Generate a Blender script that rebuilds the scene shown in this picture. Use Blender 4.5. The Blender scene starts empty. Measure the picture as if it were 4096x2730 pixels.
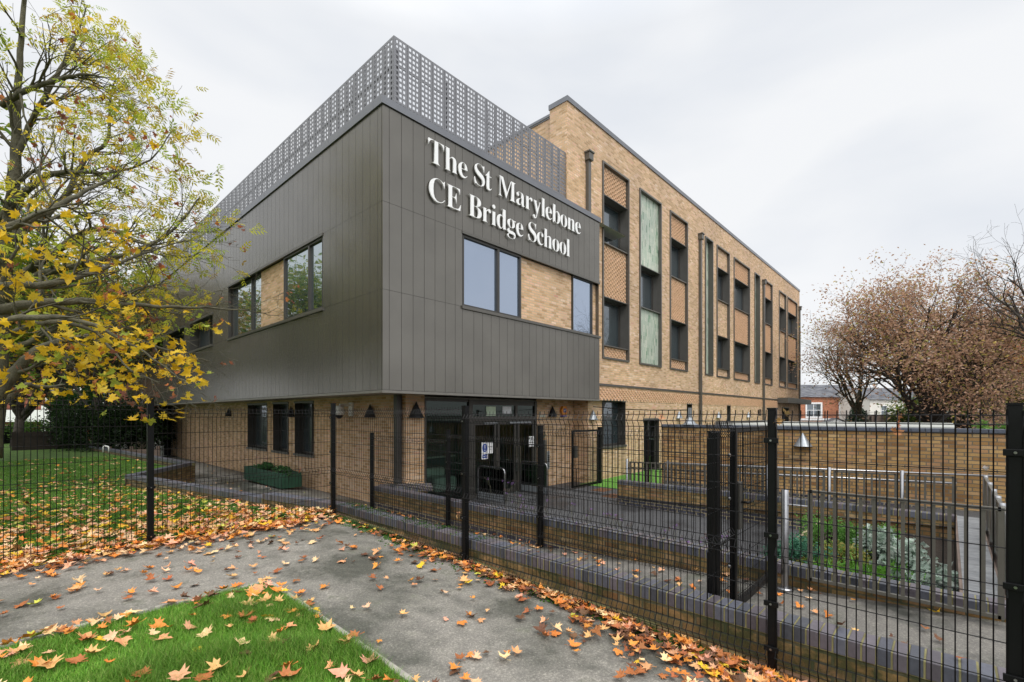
import bpy, bmesh, math, random
import numpy as np
from mathutils import Vector, Matrix

# ------------------------------------------------------------------ camera, sky, sun, exposure
scene = bpy.context.scene
COL = scene.collection
PI = math.pi
CX, CY, EYE = -3.624, -0.894, 1.8            # where the photographer stands
cam_d = bpy.data.cameras.new('camera'); cam = bpy.data.objects.new('camera', cam_d); COL.objects.link(cam)
cam.location = (CX, CY, EYE)
cam.rotation_euler = (math.radians(90), 0, -math.atan2(0.735, 0.678))
cam_d.sensor_width = 36; cam_d.lens = 1892/4096*36; cam_d.shift_y = 293/4096
cam_d.clip_start = 0.05; cam_d.clip_end = 2000
scene.camera = cam
scene.view_settings.view_transform = 'Standard'; scene.view_settings.look = 'None'
scene.view_settings.exposure = 0.30; scene.view_settings.gamma = 1
scene.view_settings.use_curve_mapping = False

SUN_EL, SUN_AZ = math.radians(56), Vector((-0.45, -0.75, 0)).normalized()
world = bpy.data.worlds.new("World"); scene.world = world; world.use_nodes = True
wt = world.node_tree; wt.nodes.clear()
def N(t, k, **kw):
    n = t.nodes.new(k)
    for a, b in kw.items(): setattr(n, a, b)
    return n
def setup_world():
    L = wt.links
    out = N(wt, 'ShaderNodeOutputWorld'); bg1 = N(wt, 'ShaderNodeBackground'); bg2 = N(wt, 'ShaderNodeBackground'); mx = N(wt, 'ShaderNodeMixShader')
    sky = N(wt, 'ShaderNodeTexSky'); sky.sky_type = 'NISHITA'; sky.sun_disc = False
    sky.sun_elevation = SUN_EL; sky.sun_rotation = math.atan2(SUN_AZ.x, SUN_AZ.y)
    L.new(sky.outputs[0], bg1.inputs[0]); bg1.inputs[1].default_value = 0.1
    tc = N(wt, 'ShaderNodeTexCoord'); mp = N(wt, 'ShaderNodeMapping'); mp.inputs['Scale'].default_value = (1, 1, 2.6)
    no = N(wt, 'ShaderNodeTexNoise'); no.inputs['Scale'].default_value = 2.1; no.inputs['Detail'].default_value = 5; no.inputs['Roughness'].default_value = .45
    no.inputs['Distortion'].default_value = .25
    L.new(tc.outputs['Generated'], mp.inputs[0]); L.new(mp.outputs[0], no.inputs['Vector'])
    rp = N(wt, 'ShaderNodeValToRGB'); e = rp.color_ramp.elements
    e[0].position = .34; e[0].color = (.665, .69, .73, 1); e[1].position = .56; e[1].color = (.765, .775, .79, 1)
    L.new(no.outputs[0], rp.inputs[0])
    sp = N(wt, 'ShaderNodeSeparateXYZ'); L.new(tc.outputs['Generated'], sp.inputs[0])
    r2 = N(wt, 'ShaderNodeMapRange'); r2.inputs[1].default_value = .62; r2.inputs[2].default_value = 1; r2.inputs[3].default_value = 1; r2.inputs[4].default_value = ZEN
    L.new(sp.outputs[2], r2.inputs[0])
    dt = N(wt, 'ShaderNodeVectorMath', operation='DOT_PRODUCT'); L.new(tc.outputs['Generated'], dt.inputs[0]); dt.inputs[1].default_value = (-.735, -.678, 0)
    r3 = N(wt, 'ShaderNodeMapRange'); r3.inputs[1].default_value = 0; r3.inputs[2].default_value = .9; r3.inputs[3].default_value = 1; r3.inputs[4].default_value = BACK
    L.new(dt.outputs['Value'], r3.inputs[0])
    mu = N(wt, 'ShaderNodeMath', operation='MULTIPLY'); L.new(r2.outputs[0], mu.inputs[0]); L.new(r3.outputs[0], mu.inputs[1])
    L.new(rp.outputs[0], bg2.inputs[0]); L.new(mu.outputs[0], bg2.inputs[1])
    mx.inputs[0].default_value = .96
    L.new(bg1.outputs[0], mx.inputs[1]); L.new(bg2.outputs[0], mx.inputs[2]); L.new(mx.outputs[0], out.inputs[0])
ZEN, BACK = 2.3, 2.0          # overcast sky: brightest overhead and on the sun's side
setup_world()
sl = bpy.data.lights.new('sun', 'SUN'); sl.energy = 1.3; sl.angle = math.radians(18); sl.color = (1, .96, .9)
so = bpy.data.objects.new('sun', sl); COL.objects.link(so)
sdir = Vector((SUN_AZ.x*math.cos(SUN_EL), SUN_AZ.y*math.cos(SUN_EL), math.sin(SUN_EL)))
so.rotation_euler = sdir.to_track_quat('Z', 'Y').to_euler()

# ------------------------------------------------------------------ helpers
def cw(sx, sy, d):
    """point seen at photo pixel (sx, sy), d metres ahead of the camera"""
    t = (sx-2048)/1892
    return Vector((CX+d*(.735+.678*t), CY+d*(.678-.735*t), EYE+(1658-sy)/1892*d))
def tag(o, label=None, cat=None, group=None, kind=None):
    if label: o['label'] = label
    if cat: o['category'] = cat
    if group: o['group'] = group
    if kind: o['kind'] = kind
    return o
def empty(name, loc, label=None, cat=None, group=None, rz=0):
    o = bpy.data.objects.new(name, None); COL.objects.link(o); o.location = loc; o.rotation_euler = (0, 0, rz)
    o.empty_display_size = .2
    return tag(o, label, cat, group)
class MB:
    def __init__(s): s.v = []; s.f = []; s.c = []; s.cur = None
    def col(s, c): s.cur = c; return s
    def face(s, idx): s.f.append(idx); s.c.append(s.cur)
    def quad(s, a, b, c, d):
        n = len(s.v); s.v += [tuple(a), tuple(b), tuple(c), tuple(d)]; s.face((n, n+1, n+2, n+3))
    def poly(s, pts):
        n = len(s.v); s.v += [tuple(p) for p in pts]; s.face(tuple(range(n, n+len(pts))))
    def box(s, x0, x1, y0, y1, z0, z1):
        n = len(s.v)
        s.v += [(x0,y0,z0),(x1,y0,z0),(x1,y1,z0),(x0,y1,z0),(x0,y0,z1),(x1,y0,z1),(x1,y1,z1),(x0,y1,z1)]
        for q in ((0,3,2,1),(4,5,6,7),(0,1,5,4),(1,2,6,5),(2,3,7,6),(3,0,4,7)): s.face(tuple(n+i for i in q))
    def obox(s, c, ex, ey, ez):
        c = Vector(c); n = len(s.v)
        for a, b, k in ((-1,-1,-1),(1,-1,-1),(1,1,-1),(-1,1,-1),(-1,-1,1),(1,-1,1),(1,1,1),(-1,1,1)):
            s.v.append(tuple(c+a*ex+b*ey+k*ez))
        for q in ((0,3,2,1),(4,5,6,7),(0,1,5,4),(1,2,6,5),(2,3,7,6),(3,0,4,7)): s.face(tuple(n+i for i in q))
    def bar(s, p0, p1, w, h=None, up=Vector((0,0,1))):
        p0 = Vector(p0); p1 = Vector(p1); d = (p1-p0); h = h or w
        if abs(d.normalized().dot(up)) > .98: up = Vector((1,0,0))
        sx = d.cross(up).normalized()*w/2; sz = sx.cross(d).normalized()*h/2
        s.obox((p0+p1)/2, d/2, sx, sz)
    def tube(s, pts, rad, n=6, cap=True):
        pts = [Vector(p) for p in pts]
        if not isinstance(rad, (list, tuple)): rad = [rad]*len(pts)
        base = len(s.v); ref = None
        for i, p in enumerate(pts):
            if i == 0: t = pts[1]-p
            elif i == len(pts)-1: t = p-pts[i-1]
            else: t = pts[i+1]-pts[i-1]
            if t.length < 1e-9: t = Vector((0,0,1))
            t.normalize()
            if ref is None:
                ref = t.cross(Vector((0,0,1)))
                if ref.length < .1: ref = t.cross(Vector((1,0,0)))
            a = (ref - t*ref.dot(t))
            if a.length < 1e-6: a = t.orthogonal()
            a.normalize(); ref = a; b = t.cross(a)
            for k in range(n):
                an = 2*PI*k/n; s.v.append(tuple(p+(a*math.cos(an)+b*math.sin(an))*rad[i]))
        for i in range(len(pts)-1):
            for k in range(n):
                k2 = (k+1) % n; o = base+i*n
                s.face((o+k, o+k2, o+n+k2, o+n+k))
        if cap and n > 2:
            s.face(tuple(base+k for k in reversed(range(n)))); o = base+(len(pts)-1)*n; s.face(tuple(o+k for k in range(n)))
    def lathe(s, c, prof, n=20, ax=None):
        c = Vector(c); base = len(s.v)
        for r, z in prof:
            for k in range(n):
                a = 2*PI*k/n; s.v.append((c.x+r*math.cos(a), c.y+r*math.sin(a), c.z+z))
        for i in range(len(prof)-1):
            for k in range(n):
                k2 = (k+1) % n; o = base+i*n; s.face((o+k, o+k2, o+n+k2, o+n+k))
    def build(s, name, mat, parent=None, smooth=False, loc=None, bevel=0):
        me = bpy.data.meshes.new(name)
        v = s.v
        if parent is not None and loc is None:
            l = parent.matrix_world_loc if hasattr(parent, 'matrix_world_loc') else world_loc(parent)
            v = [(a-l[0], b-l[1], c-l[2]) for a, b, c in s.v]
        me.from_pydata(v, [], s.f)
        if any(c is not None for c in s.c):
            at = me.attributes.new('col', 'FLOAT_COLOR', 'FACE')
            dat = np.ones((len(s.f), 4), dtype=np.float32)
            dat[:, :3] = np.array([c if c is not None else (.5,.5,.5) for c in s.c], dtype=np.float32)
            at.data.foreach_set('color', dat.ravel())
        if mat: me.materials.append(mat)
        if smooth: me.polygons.foreach_set('use_smooth', [True]*len(me.polygons))
        me.update()
        o = bpy.data.objects.new(name, me); COL.objects.link(o)
        if parent: o.parent = parent
        if bevel:
            m = o.modifiers.new('b', 'BEVEL'); m.width = bevel; m.segments = 2; m.limit_method = 'ANGLE'
        return o
def world_loc(o):
    l = Vector((0,0,0))
    while o: l = l+Vector(o.location); o = o.parent
    return l
def wall_cells(a0, a1, b0, b1, holes):
    """split rectangle a x b around holes (a0,a1,b0,b1) -> cells"""
    A = sorted(set([a0, a1]+[min(max(h[i], a0), a1) for h in holes for i in (0, 1)]))
    B = sorted(set([b0, b1]+[min(max(h[i], b0), b1) for h in holes for i in (2, 3)]))
    r = []
    for i in range(len(A)-1):
        for j in range(len(B)-1):
            ma, m_b = (A[i]+A[i+1])/2, (B[j]+B[j+1])/2
            if any(h[0] < ma < h[1] and h[2] < m_b < h[3] for h in holes): continue
            if A[i+1]-A[i] > 1e-5 and B[j+1]-B[j] > 1e-5: r.append((A[i], A[i+1], B[j], B[j+1]))
    return r

# ------------------------------------------------------------------ materials
def mat(name, col=(.5,.5,.5), rough=.6, metal=0, spec=.5, bump=None, noise=None, attr=False, trans=0):
    """plain procedural material: colour with a noise variation and a fine bump"""
    m = bpy.data.materials.new(name); m.use_nodes = True; t = m.node_tree; L = t.links
    b = t.nodes['Principled BSDF']; out = t.nodes['Material Output']
    b.inputs['Roughness'].default_value = rough; b.inputs['Metallic'].default_value = metal
    b.inputs['Specular IOR Level'].default_value = spec
    tc = N(t, 'ShaderNodeNewGeometry')
    src = None
    if attr:
        a = N(t, 'ShaderNodeAttribute'); a.attribute_name = 'col'; src = a.outputs['Color']
    nz = N(t, 'ShaderNodeTexNoise'); sc, amt = noise or (6, .12)
    nz.inputs['Scale'].default_value = sc; nz.inputs['Detail'].default_value = 4; L.new(tc.outputs['Position'], nz.inputs['Vector'])
    mr = N(t, 'ShaderNodeMapRange'); mr.inputs[1].default_value = .25; mr.inputs[2].default_value = .75; mr.inputs[3].default_value = 1-amt; mr.inputs[4].default_value = 1+amt
    L.new(nz.outputs[0], mr.inputs[0])
    vm = N(t, 'ShaderNodeVectorMath', operation='SCALE'); L.new(mr.outputs[0], vm.inputs['Scale'])
    if src: L.new(src, vm.inputs[0])
    else: vm.inputs[0].default_value = col
    L.new(vm.outputs[0], b.inputs['Base Color'])
    if bump:
        n2 = N(t, 'ShaderNodeTexNoise'); n2.inputs['Scale'].default_value = bump[0]; n2.inputs['Detail'].default_value = 3; L.new(tc.outputs['Position'], n2.inputs['Vector'])
        bp = N(t, 'ShaderNodeBump'); bp.inputs['Strength'].default_value = bump[1]; bp.inputs['Distance'].default_value = bump[2] if len(bump) > 2 else .01
        L.new(n2.outputs[0], bp.inputs['Height']); L.new(bp.outputs[0], b.inputs['Normal'])
    if trans:
        tr = N(t, 'ShaderNodeBsdfTranslucent'); L.new(vm.outputs[0], tr.inputs[0]); mx = N(t, 'ShaderNodeMixShader'); mx.inputs[0].default_value = trans
        L.new(b.outputs[0], mx.inputs[1]); L.new(tr.outputs[0], mx.inputs[2]); L.new(mx.outputs[0], out.inputs[0])
    return m
def ramp(t, stops, fac, interp='LINEAR'):
    r = N(t, 'ShaderNodeValToRGB'); cr = r.color_ramp; cr.interpolation = interp
    while len(cr.elements) > 1: cr.elements.remove(cr.elements[-1])
    cr.elements[0].position = stops[0][0]; cr.elements[0].color = (*stops[0][1], 1)
    for p, c in stops[1:]:
        e = cr.elements.new(p); e.color = (*c, 1)
    if fac is not None: t.links.new(fac, r.inputs[0])
    return r.outputs[0]
def mixc(t, fac, a, b, mode='MIX'):
    m = N(t, 'ShaderNodeMix', data_type='RGBA', blend_type=mode)
    if isinstance(fac, (int, float)): m.inputs[0].default_value = fac
    else: t.links.new(fac, m.inputs[0])
    for s, i in ((a, 6), (b, 7)):
        if isinstance(s, tuple): m.inputs[i].default_value = (*s, 1)
        else: t.links.new(s, m.inputs[i])
    return m.outputs[2]
def noise(t, vec, scale, detail=3, rough=.5):
    n = N(t, 'ShaderNodeTexNoise'); n.inputs['Scale'].default_value = scale; n.inputs['Detail'].default_value = detail; n.inputs['Roughness'].default_value = rough
    t.links.new(vec, n.inputs['Vector']); return n.outputs[0]
def maprange(t, v, a, b, c=0, d=1):
    m = N(t, 'ShaderNodeMapRange'); t.links.new(v, m.inputs[0])
    for i, x in enumerate((a, b, c, d)): m.inputs[i+1].default_value = x
    return m.outputs[0]
def brick_mat(name, stops, mortar, bw=.225, rh=.075, ms=.009, moss=None, vertical=False, rough=.85, patch=None, bumpd=.006, coat=False, offs=.5, bloom=None):
    m = bpy.data.materials.new(name); m.use_nodes = True; t = m.node_tree; L = t.links
    b = t.nodes['Principled BSDF']; b.inputs['Roughness'].default_value = rough
    g = N(t, 'ShaderNodeNewGeometry'); sp = N(t, 'ShaderNodeSeparateXYZ'); L.new(g.outputs['Position'], sp.inputs[0])
    sn = N(t, 'ShaderNodeSeparateXYZ'); L.new(g.outputs['True Normal'], sn.inputs[0])
    def m_(op, a, c=None):
        x = N(t, 'ShaderNodeMath', operation=op)
        for i, s in enumerate((a, c)):
            if s is None: continue
            if isinstance(s, (int, float)): x.inputs[i].default_value = s
            else: L.new(s, x.inputs[i])
        return x.outputs[0]
    ax = m_('ABSOLUTE', sn.outputs[0]); gx = m_('GREATER_THAN', ax, .6)
    u = m_('ADD', m_('MULTIPLY', sp.outputs[1], gx), m_('MULTIPLY', sp.outputs[0], m_('SUBTRACT', 1, gx)))
    cb = N(t, 'ShaderNodeCombineXYZ')
    if vertical: L.new(sp.outputs[2], cb.inputs[0]); L.new(u, cb.inputs[1])
    else: L.new(u, cb.inputs[0]); L.new(sp.outputs[2], cb.inputs[1])
    # uneven courses
    wob = noise(t, g.outputs['Position'], 9, 2)
    wv = N(t, 'ShaderNodeVectorMath', operation='ADD'); L.new(cb.outputs[0], wv.inputs[0])
    wc = N(t, 'ShaderNodeCombineXYZ'); L.new(maprange(t, wob, 0, 1, -.004, .004), wc.inputs[1]); L.new(wc.outputs[0], wv.inputs[1])
    br = N(t, 'ShaderNodeTexBrick'); br.offset = offs; br.inputs['Scale'].default_value = 1; br.inputs['Brick Width'].default_value = bw; br.inputs['Row Height'].default_value = rh
    br.inputs['Mortar Size'].default_value = ms; br.inputs['Mortar Smooth'].default_value = .15; br.inputs['Bias'].default_value = 0
    br.inputs['Color1'].default_value = (0,0,0,1); br.inputs['Color2'].default_value = (1,1,1,1); br.inputs['Mortar'].default_value = (.5,.5,.5,1)
    L.new(wv.outputs[0], br.inputs['Vector'])
    rc = ramp(t, stops, br.outputs['Color'])
    big = noise(t, g.outputs['Position'], .55, 4)
    fine = noise(t, g.outputs['Position'], 55, 3)
    c = mixc(t, 1.0, rc, ramp(t, [(.3, (.80,.80,.82)), (.7, (1.14,1.12,1.08))], big), 'MULTIPLY')
    c = mixc(t, 1.0, c, ramp(t, [(.3, (.86,.86,.86)), (.7, (1.12,1.12,1.12))], fine), 'MULTIPLY')
    if patch:
        c = mixc(t, maprange(t, noise(t, g.outputs['Position'], patch[0], 5, .65), patch[1], patch[1]+.08), c, patch[2])
    mo = mortar
    c = mixc(t, br.outputs['Fac'], c, mo)
    if bloom:     # pale efflorescence
        c = mixc(t, maprange(t, noise(t, g.outputs['Position'], 1.1, 5, .7), .62, .78, 0, .45), c, bloom)
    if moss:
        z0, z1, colr = moss
        f1 = maprange(t, sp.outputs[2], z0, z1, 1, 0)
        f2 = maprange(t, noise(t, g.outputs['Position'], 3.2, 6, .7), .38, .60)
        f = m_('MULTIPLY', f1, f2); c = mixc(t, m_('MINIMUM', m_('MULTIPLY', f, 1.5), .88), c, colr)
    L.new(c, b.inputs['Base Color'])
    hb = m_('ADD', m_('MULTIPLY', br.outputs['Fac'], -1.0), m_('MULTIPLY', fine, .35))
    bp = N(t, 'ShaderNodeBump'); bp.inputs['Strength'].default_value = .8; bp.inputs['Distance'].default_value = bumpd; L.new(hb, bp.inputs['Height']); L.new(bp.outputs[0], b.inputs['Normal'])
    return m
BUFF = [(0,(.42,.265,.12)),(.22,(.50,.325,.155)),(.45,(.59,.40,.205)),(.6,(.63,.415,.22)),(.78,(.69,.48,.27)),(.9,(.64,.40,.24)),(.975,(.74,.57,.37)),(1,(.56,.28,.17))]
BUFF = [(p,(c[0],c[1]*.98,c[2]*1.1)) for p,c in BUFF]
M_BUFF = brick_mat('buff_brick', BUFF, (.50,.40,.27), bloom=(.74,.66,.54))
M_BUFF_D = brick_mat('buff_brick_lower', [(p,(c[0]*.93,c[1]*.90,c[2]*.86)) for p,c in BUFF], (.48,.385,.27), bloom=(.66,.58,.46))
M_HEAD = mat('buff_header', (.60,.385,.235), .85, noise=(14,.22), bump=(60,.4))
STOCK = [(0,(.23,.115,.04)),(.25,(.34,.19,.065)),(.5,(.43,.26,.095)),(.72,(.49,.31,.125)),(.9,(.40,.215,.10)),(1,(.55,.38,.18))]
M_STOCK = brick_mat('stock_brick', STOCK, (.15,.12,.08), ms=.010, bumpd=.012, moss=(2.0,1.30,(.05,.05,.02)))
M_MOSSY = brick_mat('mossy_stock_brick', [(p,(c[0]*.72,c[1]*.72,c[2]*.75)) for p,c in STOCK], (.13,.11,.065), ms=.010, bumpd=.012, moss=(.60,-.45,(.028,.04,.008)))
M_MOSSG = brick_mat('green_mossy_brick', [(p,(c[0]*.45,c[1]*.5,c[2]*.6)) for p,c in STOCK], (.05,.055,.02), ms=.010, bumpd=.012, moss=(2,.0,(.055,.10,.008)))
BLUE = [(0,(.035,.032,.045)),(.35,(.055,.05,.07)),(.65,(.06,.065,.09)),(1,(.085,.07,.08))]
M_BLUE = brick_mat('blue_engineering_brick', BLUE, (.30,.25,.15), rough=.45, ms=.011, bumpd=.008)
RED = [(0,(.16,.035,.022)),(.4,(.24,.055,.03)),(.8,(.32,.085,.04)),(1,(.38,.13,.07))]
M_RED = brick_mat('red_brick', RED, (.25,.15,.10))
M_RED2 = brick_mat('orange_red_brick', [(0,(.30,.09,.045)),(.5,(.42,.135,.06)),(1,(.50,.20,.10))], (.35,.22,.15))
M_TILE = brick_mat('green_glazed_tile', [(0,(.08,.17,.10)),(.08,(.17,.30,.19)),(.2,(.36,.45,.35)),(.6,(.45,.51,.42)),(.85,(.52,.56,.47)),(1,(.58,.58,.47))], (.30,.34,.28), bw=.30, rh=.05, ms=.003, vertical=True, rough=.3, bumpd=.002)
M_CLAD = mat('bronze_grey_cladding', (.165,.155,.137), .25, metal=.65, noise=(1.2,.10), bump=(260,.12,.002))
M_CLADEDGE = mat('cladding_shadow_gap', (.012,.012,.012), .8)
M_COPE = mat('grey_metal_coping', (.19,.195,.21), .36, metal=.55, noise=(2,.08))
M_SCREEN = mat('perforated_metal', (.205,.205,.215), .42, metal=.5, noise=(1.5,.07), bump=(300,.08,.002))
M_FRAME = mat('dark_window_metal', (.060,.056,.050), .42, metal=.35, noise=(4,.08))
M_FRAMEL = mat('surround_metal', (.125,.118,.105), .38, metal=.45, noise=(4,.08))
M_SOFF = mat('soffit_board', (.22,.20,.17), .6)
M_WHITE = mat('white_paint', (.80,.80,.79), .45, noise=(3,.03))
M_LETTER = mat('white_letter_enamel', (.86,.86,.85), .35, noise=(3,.02))
M_BLACK = mat('black_powder_coat', (.0028,.003,.0033), .45, noise=(12,.25), bump=(120,.15,.002), spec=.22)
M_WIRE = mat('black_wire', (.003,.003,.0035), .42, noise=(30,.2), spec=.25)
M_STEEL = mat('brushed_stainless', (.36,.36,.37), .3, metal=1, noise=(14,.12))
M_GALV = mat('galvanised_grey', (.27,.29,.31), .4, metal=.6, noise=(8,.15))
M_RAIL = mat('grey_brown_railing', (.115,.108,.09), .45, metal=.3, noise=(10,.1))
M_BLUECOPE = mat('blue_coping_brick', rough=.42, attr=True, noise=(28,.16), bump=(90,.3,.004))
M_COPEMORTAR = mat('mossy_mortar', (.21,.19,.085), .9, noise=(6,.5), bump=(70,.5,.006))
M_DARK = mat('dark_interior', (.02,.022,.022), .8)
def glass_mat(name, base, tint, fac, rough=.02):
    m = bpy.data.materials.new(name); m.use_nodes = True; t = m.node_tree; L = t.links
    b = t.nodes['Principled BSDF']; b.inputs['Base Color'].default_value = (*base, 1); b.inputs['Roughness'].default_value = .25
    g = N(t, 'ShaderNodeBsdfGlossy'); g.inputs['Color'].default_value = (*tint, 1); g.inputs['Roughness'].default_value = rough
    geo = N(t, 'ShaderNodeNewGeometry'); bp = N(t, 'ShaderNodeBump'); bp.inputs['Strength'].default_value = .25; bp.inputs['Distance'].default_value = .02
    L.new(noise(t, geo.outputs['Position'], 1.3, 1), bp.inputs['Height']); L.new(bp.outputs[0], g.inputs['Normal'])
    fr = N(t, 'ShaderNodeFresnel'); fr.inputs[0].default_value = 1.6
    ad = N(t, 'ShaderNodeMath', operation='ADD'); ad.use_clamp = True; ad.inputs[1].default_value = fac; L.new(fr.outputs[0], ad.inputs[0])
    mx = N(t, 'ShaderNodeMixShader'); L.new(ad.outputs[0], mx.inputs[0]); L.new(b.outputs[0], mx.inputs[1]); L.new(g.outputs[0], mx.inputs[2]); L.new(mx.outputs[0], t.nodes['Material Output'].inputs[0])
    return m
M_GLASS = glass_mat('dark_window_glass', (.022,.035,.04), (.85,.92,1), .06)
M_GLASSR = glass_mat('reflective_window_glass', (.05,.07,.09), (.66,.76,.95), .42)
M_GLASSL = glass_mat('tree_reflecting_glass', (.03,.045,.045), (.80,.88,.90), .38)
def clear_glass():
    m = bpy.data.materials.new('entrance_glass'); m.use_nodes = True; t = m.node_tree; L = t.links
    tr = N(t, 'ShaderNodeBsdfTransparent'); tr.inputs[0].default_value = (.42,.56,.48,1)
    g = N(t, 'ShaderNodeBsdfGlossy'); g.inputs['Roughness'].default_value = .01; g.inputs[0].default_value = (.8,.9,.85,1)
    fr = N(t, 'ShaderNodeFresnel'); fr.inputs[0].default_value = 1.5
    mx = N(t, 'ShaderNodeMixShader'); L.new(fr.outputs[0], mx.inputs[0]); L.new(tr.outputs[0], mx.inputs[1]); L.new(g.outputs[0], mx.inputs[2]); L.new(mx.outputs[0], t.nodes['Material Output'].inputs[0])
    return m
M_CLEAR = clear_glass()
def asphalt(name, dry, wet, sc=.5, moss=0, scuff=0):
    m = bpy.data.materials.new(name); m.use_nodes = True; t = m.node_tree; L = t.links
    b = t.nodes['Principled BSDF']; g = N(t, 'ShaderNodeNewGeometry'); P = g.outputs['Position']
    big = noise(t, P, sc, 12, .68); sp = noise(t, P, 55, 5, .85); mid = noise(t, P, 9, 4)
    w = maprange(t, big, .42, .54)
    c = mixc(t, w, wet, dry)
    c = mixc(t, 1.0, c, ramp(t, [(.3,(.72,.72,.72)),(.5,(1,1,1)),(.60,(1.5,1.5,1.5)),(.68,(2.6,2.6,2.4))], sp), 'MULTIPLY')
    c = mixc(t, 1.0, c, ramp(t, [(.3,(.86,.86,.86)),(.7,(1.12,1.12,1.1))], mid), 'MULTIPLY')
    if moss:
        c = mixc(t, maprange(t, noise(t, P, 2.2, 6, .75), .56, .68, 0, moss), c, (.03,.05,.012))
    L.new(c, b.inputs['Base Color'])
    L.new(maprange(t, big, .42, .54, .42, .8), b.inputs['Roughness'])
    vo = N(t, 'ShaderNodeTexVoronoi'); vo.inputs['Scale'].default_value = 120; L.new(P, vo.inputs['Vector'])
    bp = N(t, 'ShaderNodeBump'); bp.inputs['Strength'].default_value = .7; bp.inputs['Distance'].default_value = .004; L.new(vo.outputs[0], bp.inputs['Height']); L.new(bp.outputs[0], b.inputs['Normal'])
    return m
M_PATH = asphalt('path_asphalt', (.215,.20,.175), (.085,.085,.07), .55, moss=.5)
M_COURT = asphalt('court_asphalt', (.055,.055,.058), (.032,.032,.035), .7)
M_RAMP = asphalt('ramp_asphalt', (.15,.14,.125), (.045,.046,.04), .9, moss=.5)
def soil_grass():
    m = bpy.data.materials.new('lawn_ground'); m.use_nodes = True; t = m.node_tree; L = t.links
    b = t.nodes['Principled BSDF']; b.inputs['Roughness'].default_value = .9; g = N(t, 'ShaderNodeNewGeometry'); P = g.outputs['Position']
    c = ramp(t, [(.3,(.05,.10,.015)),(.5,(.085,.17,.025)),(.68,(.13,.21,.035)),(.8,(.17,.16,.06))], noise(t, P, 2.3, 8, .7))
    c = mixc(t, 1.0, c, ramp(t, [(.3,(.6,.6,.6)),(.7,(1.3,1.3,1.3))], noise(t, P, 60, 4, .7)), 'MULTIPLY')
    L.new(c, b.inputs['Base Color'])
    bp = N(t, 'ShaderNodeBump'); bp.inputs['Strength'].default_value = 1; bp.inputs['Distance'].default_value = .03; L.new(noise(t, P, 45, 4, .7), bp.inputs['Height']); L.new(bp.outputs[0], b.inputs['Normal'])
    return m
M_LAWN = soil_grass()
M_GRASS = mat('grass_blade', rough=.55, attr=True, noise=(2,.15), trans=.3, spec=.3)
M_LEAF = mat('fallen_leaf', rough=.6, attr=True, noise=(40,.18), bump=(60,.3,.004), spec=.3)
M_TLEAF = mat('tree_leaf', rough=.5, attr=True, noise=(8,.15), trans=.45, spec=.3)
M_BARK = mat('grey_green_bark', (.085,.078,.048), .9, noise=(7,.45), bump=(35,.8,.02))
M_BARKD = mat('dark_bark', (.045,.036,.028), .9, noise=(7,.4), bump=(30,.8,.02))
M_BARKP = mat('pale_bark', (.20,.17,.12), .9, noise=(5,.5), bump=(25,.6,.02))
M_SOIL = mat('planting_soil', (.035,.024,.016), .95, noise=(14,.4), bump=(40,1,.03))
M_KERB = mat('concrete_kerb', (.33,.31,.27), .85, noise=(9,.25), bump=(80,.4,.004))
M_SLATE = brick_mat('roof_slate', [(0,(.07,.075,.09)),(.5,(.11,.115,.13)),(1,(.16,.165,.18))], (.05,.05,.06), bw=.5, rh=.22, ms=.012)
M_TIMBER = mat('weathered_timber', (.17,.125,.10), .85, noise=(3,.3), bump=(20,.4,.01))
M_PALE = mat('pale_roof_membrane', (.36,.37,.34), .7, noise=(3,.1))
M_TURF = mat('artificial_turf', (.115,.30,.035), .9, noise=(30,.25), bump=(160,1,.02))
# ------------------------------------------------------------------ the ground
def gpath(x, y): return 0.03*max(min(y, 6.34), -3)             # front path and near grass
LY = [(6.34,.19),(8.5,.06),(15,-.06),(25,-.02),(60,.0)]
def glawn(y):
    if y <= LY[0][0]: return LY[0][1]
    for (a, b), (c, d) in zip(LY, LY[1:]):
        if y <= c: return b+(d-b)*(y-a)/(c-a)
    return LY[-1][1]
def gramp(y):                                                    # sloping path between the two low walls
    if y < 3.8: return -.055-.06*(y-.0)
    return -.283-.012*(y-3.8)
def sheet(name, xs, ys, zf, m, kind='structure'):
    b = MB()
    for i in range(len(xs)-1):
        for j in range(len(ys)-1):
            b.quad((xs[i],ys[j],zf(xs[i],ys[j])),(xs[i+1],ys[j],zf(xs[i+1],ys[j])),(xs[i+1],ys[j+1],zf(xs[i+1],ys[j+1])),(xs[i],ys[j+1],zf(xs[i],ys[j+1])))
    return tag(b.build(name, m), kind=kind)
M_FARG = mat('far_ground', (.07,.075,.06), .9, noise=(.4,.2))
sheet('ground', [-600,-200,-60,60,200,600], [-600,-200,-60,60,200,600], lambda x,y: -.70, M_FARG)
sheet('path', [-60,-12,-6,-3,0.07], [-15,-8,-3,0,2,4,5,6.34], gpath, M_PATH)
sheet('lawn', [-80,-30,-12,-6,-3,-1.9,-1.4,-.31,.02], [6.34,7.4,8.5], lambda x,y: glawn(y), M_LAWN)
sheet('lawn', [-80,-30,-12,-6,-3,-1.5,-.85,-.31], [8.5,10,12,13.5], lambda x,y: glawn(y), M_LAWN)
sheet('lawn', [-80,-30,-12,-6,-3,-1.42], [13.5,14.8,16,17.5], lambda x,y: glawn(y), M_LAWN)
b = MB(); b.poly([(-1.42,13.5,glawn(13.5)),(-1.05,13.5,glawn(13.5)),(-1.25,14.8,glawn(14.8)),(.62,17.5,glawn(17.5)),(-1.42,17.5,glawn(17.5))]); tag(b.build('lawn', M_LAWN), kind='structure')
sheet('lawn', [-80,-30,-12,-3,0,.6], [17.5,20,25,40,70], lambda x,y: glawn(y), M_LAWN)
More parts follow.
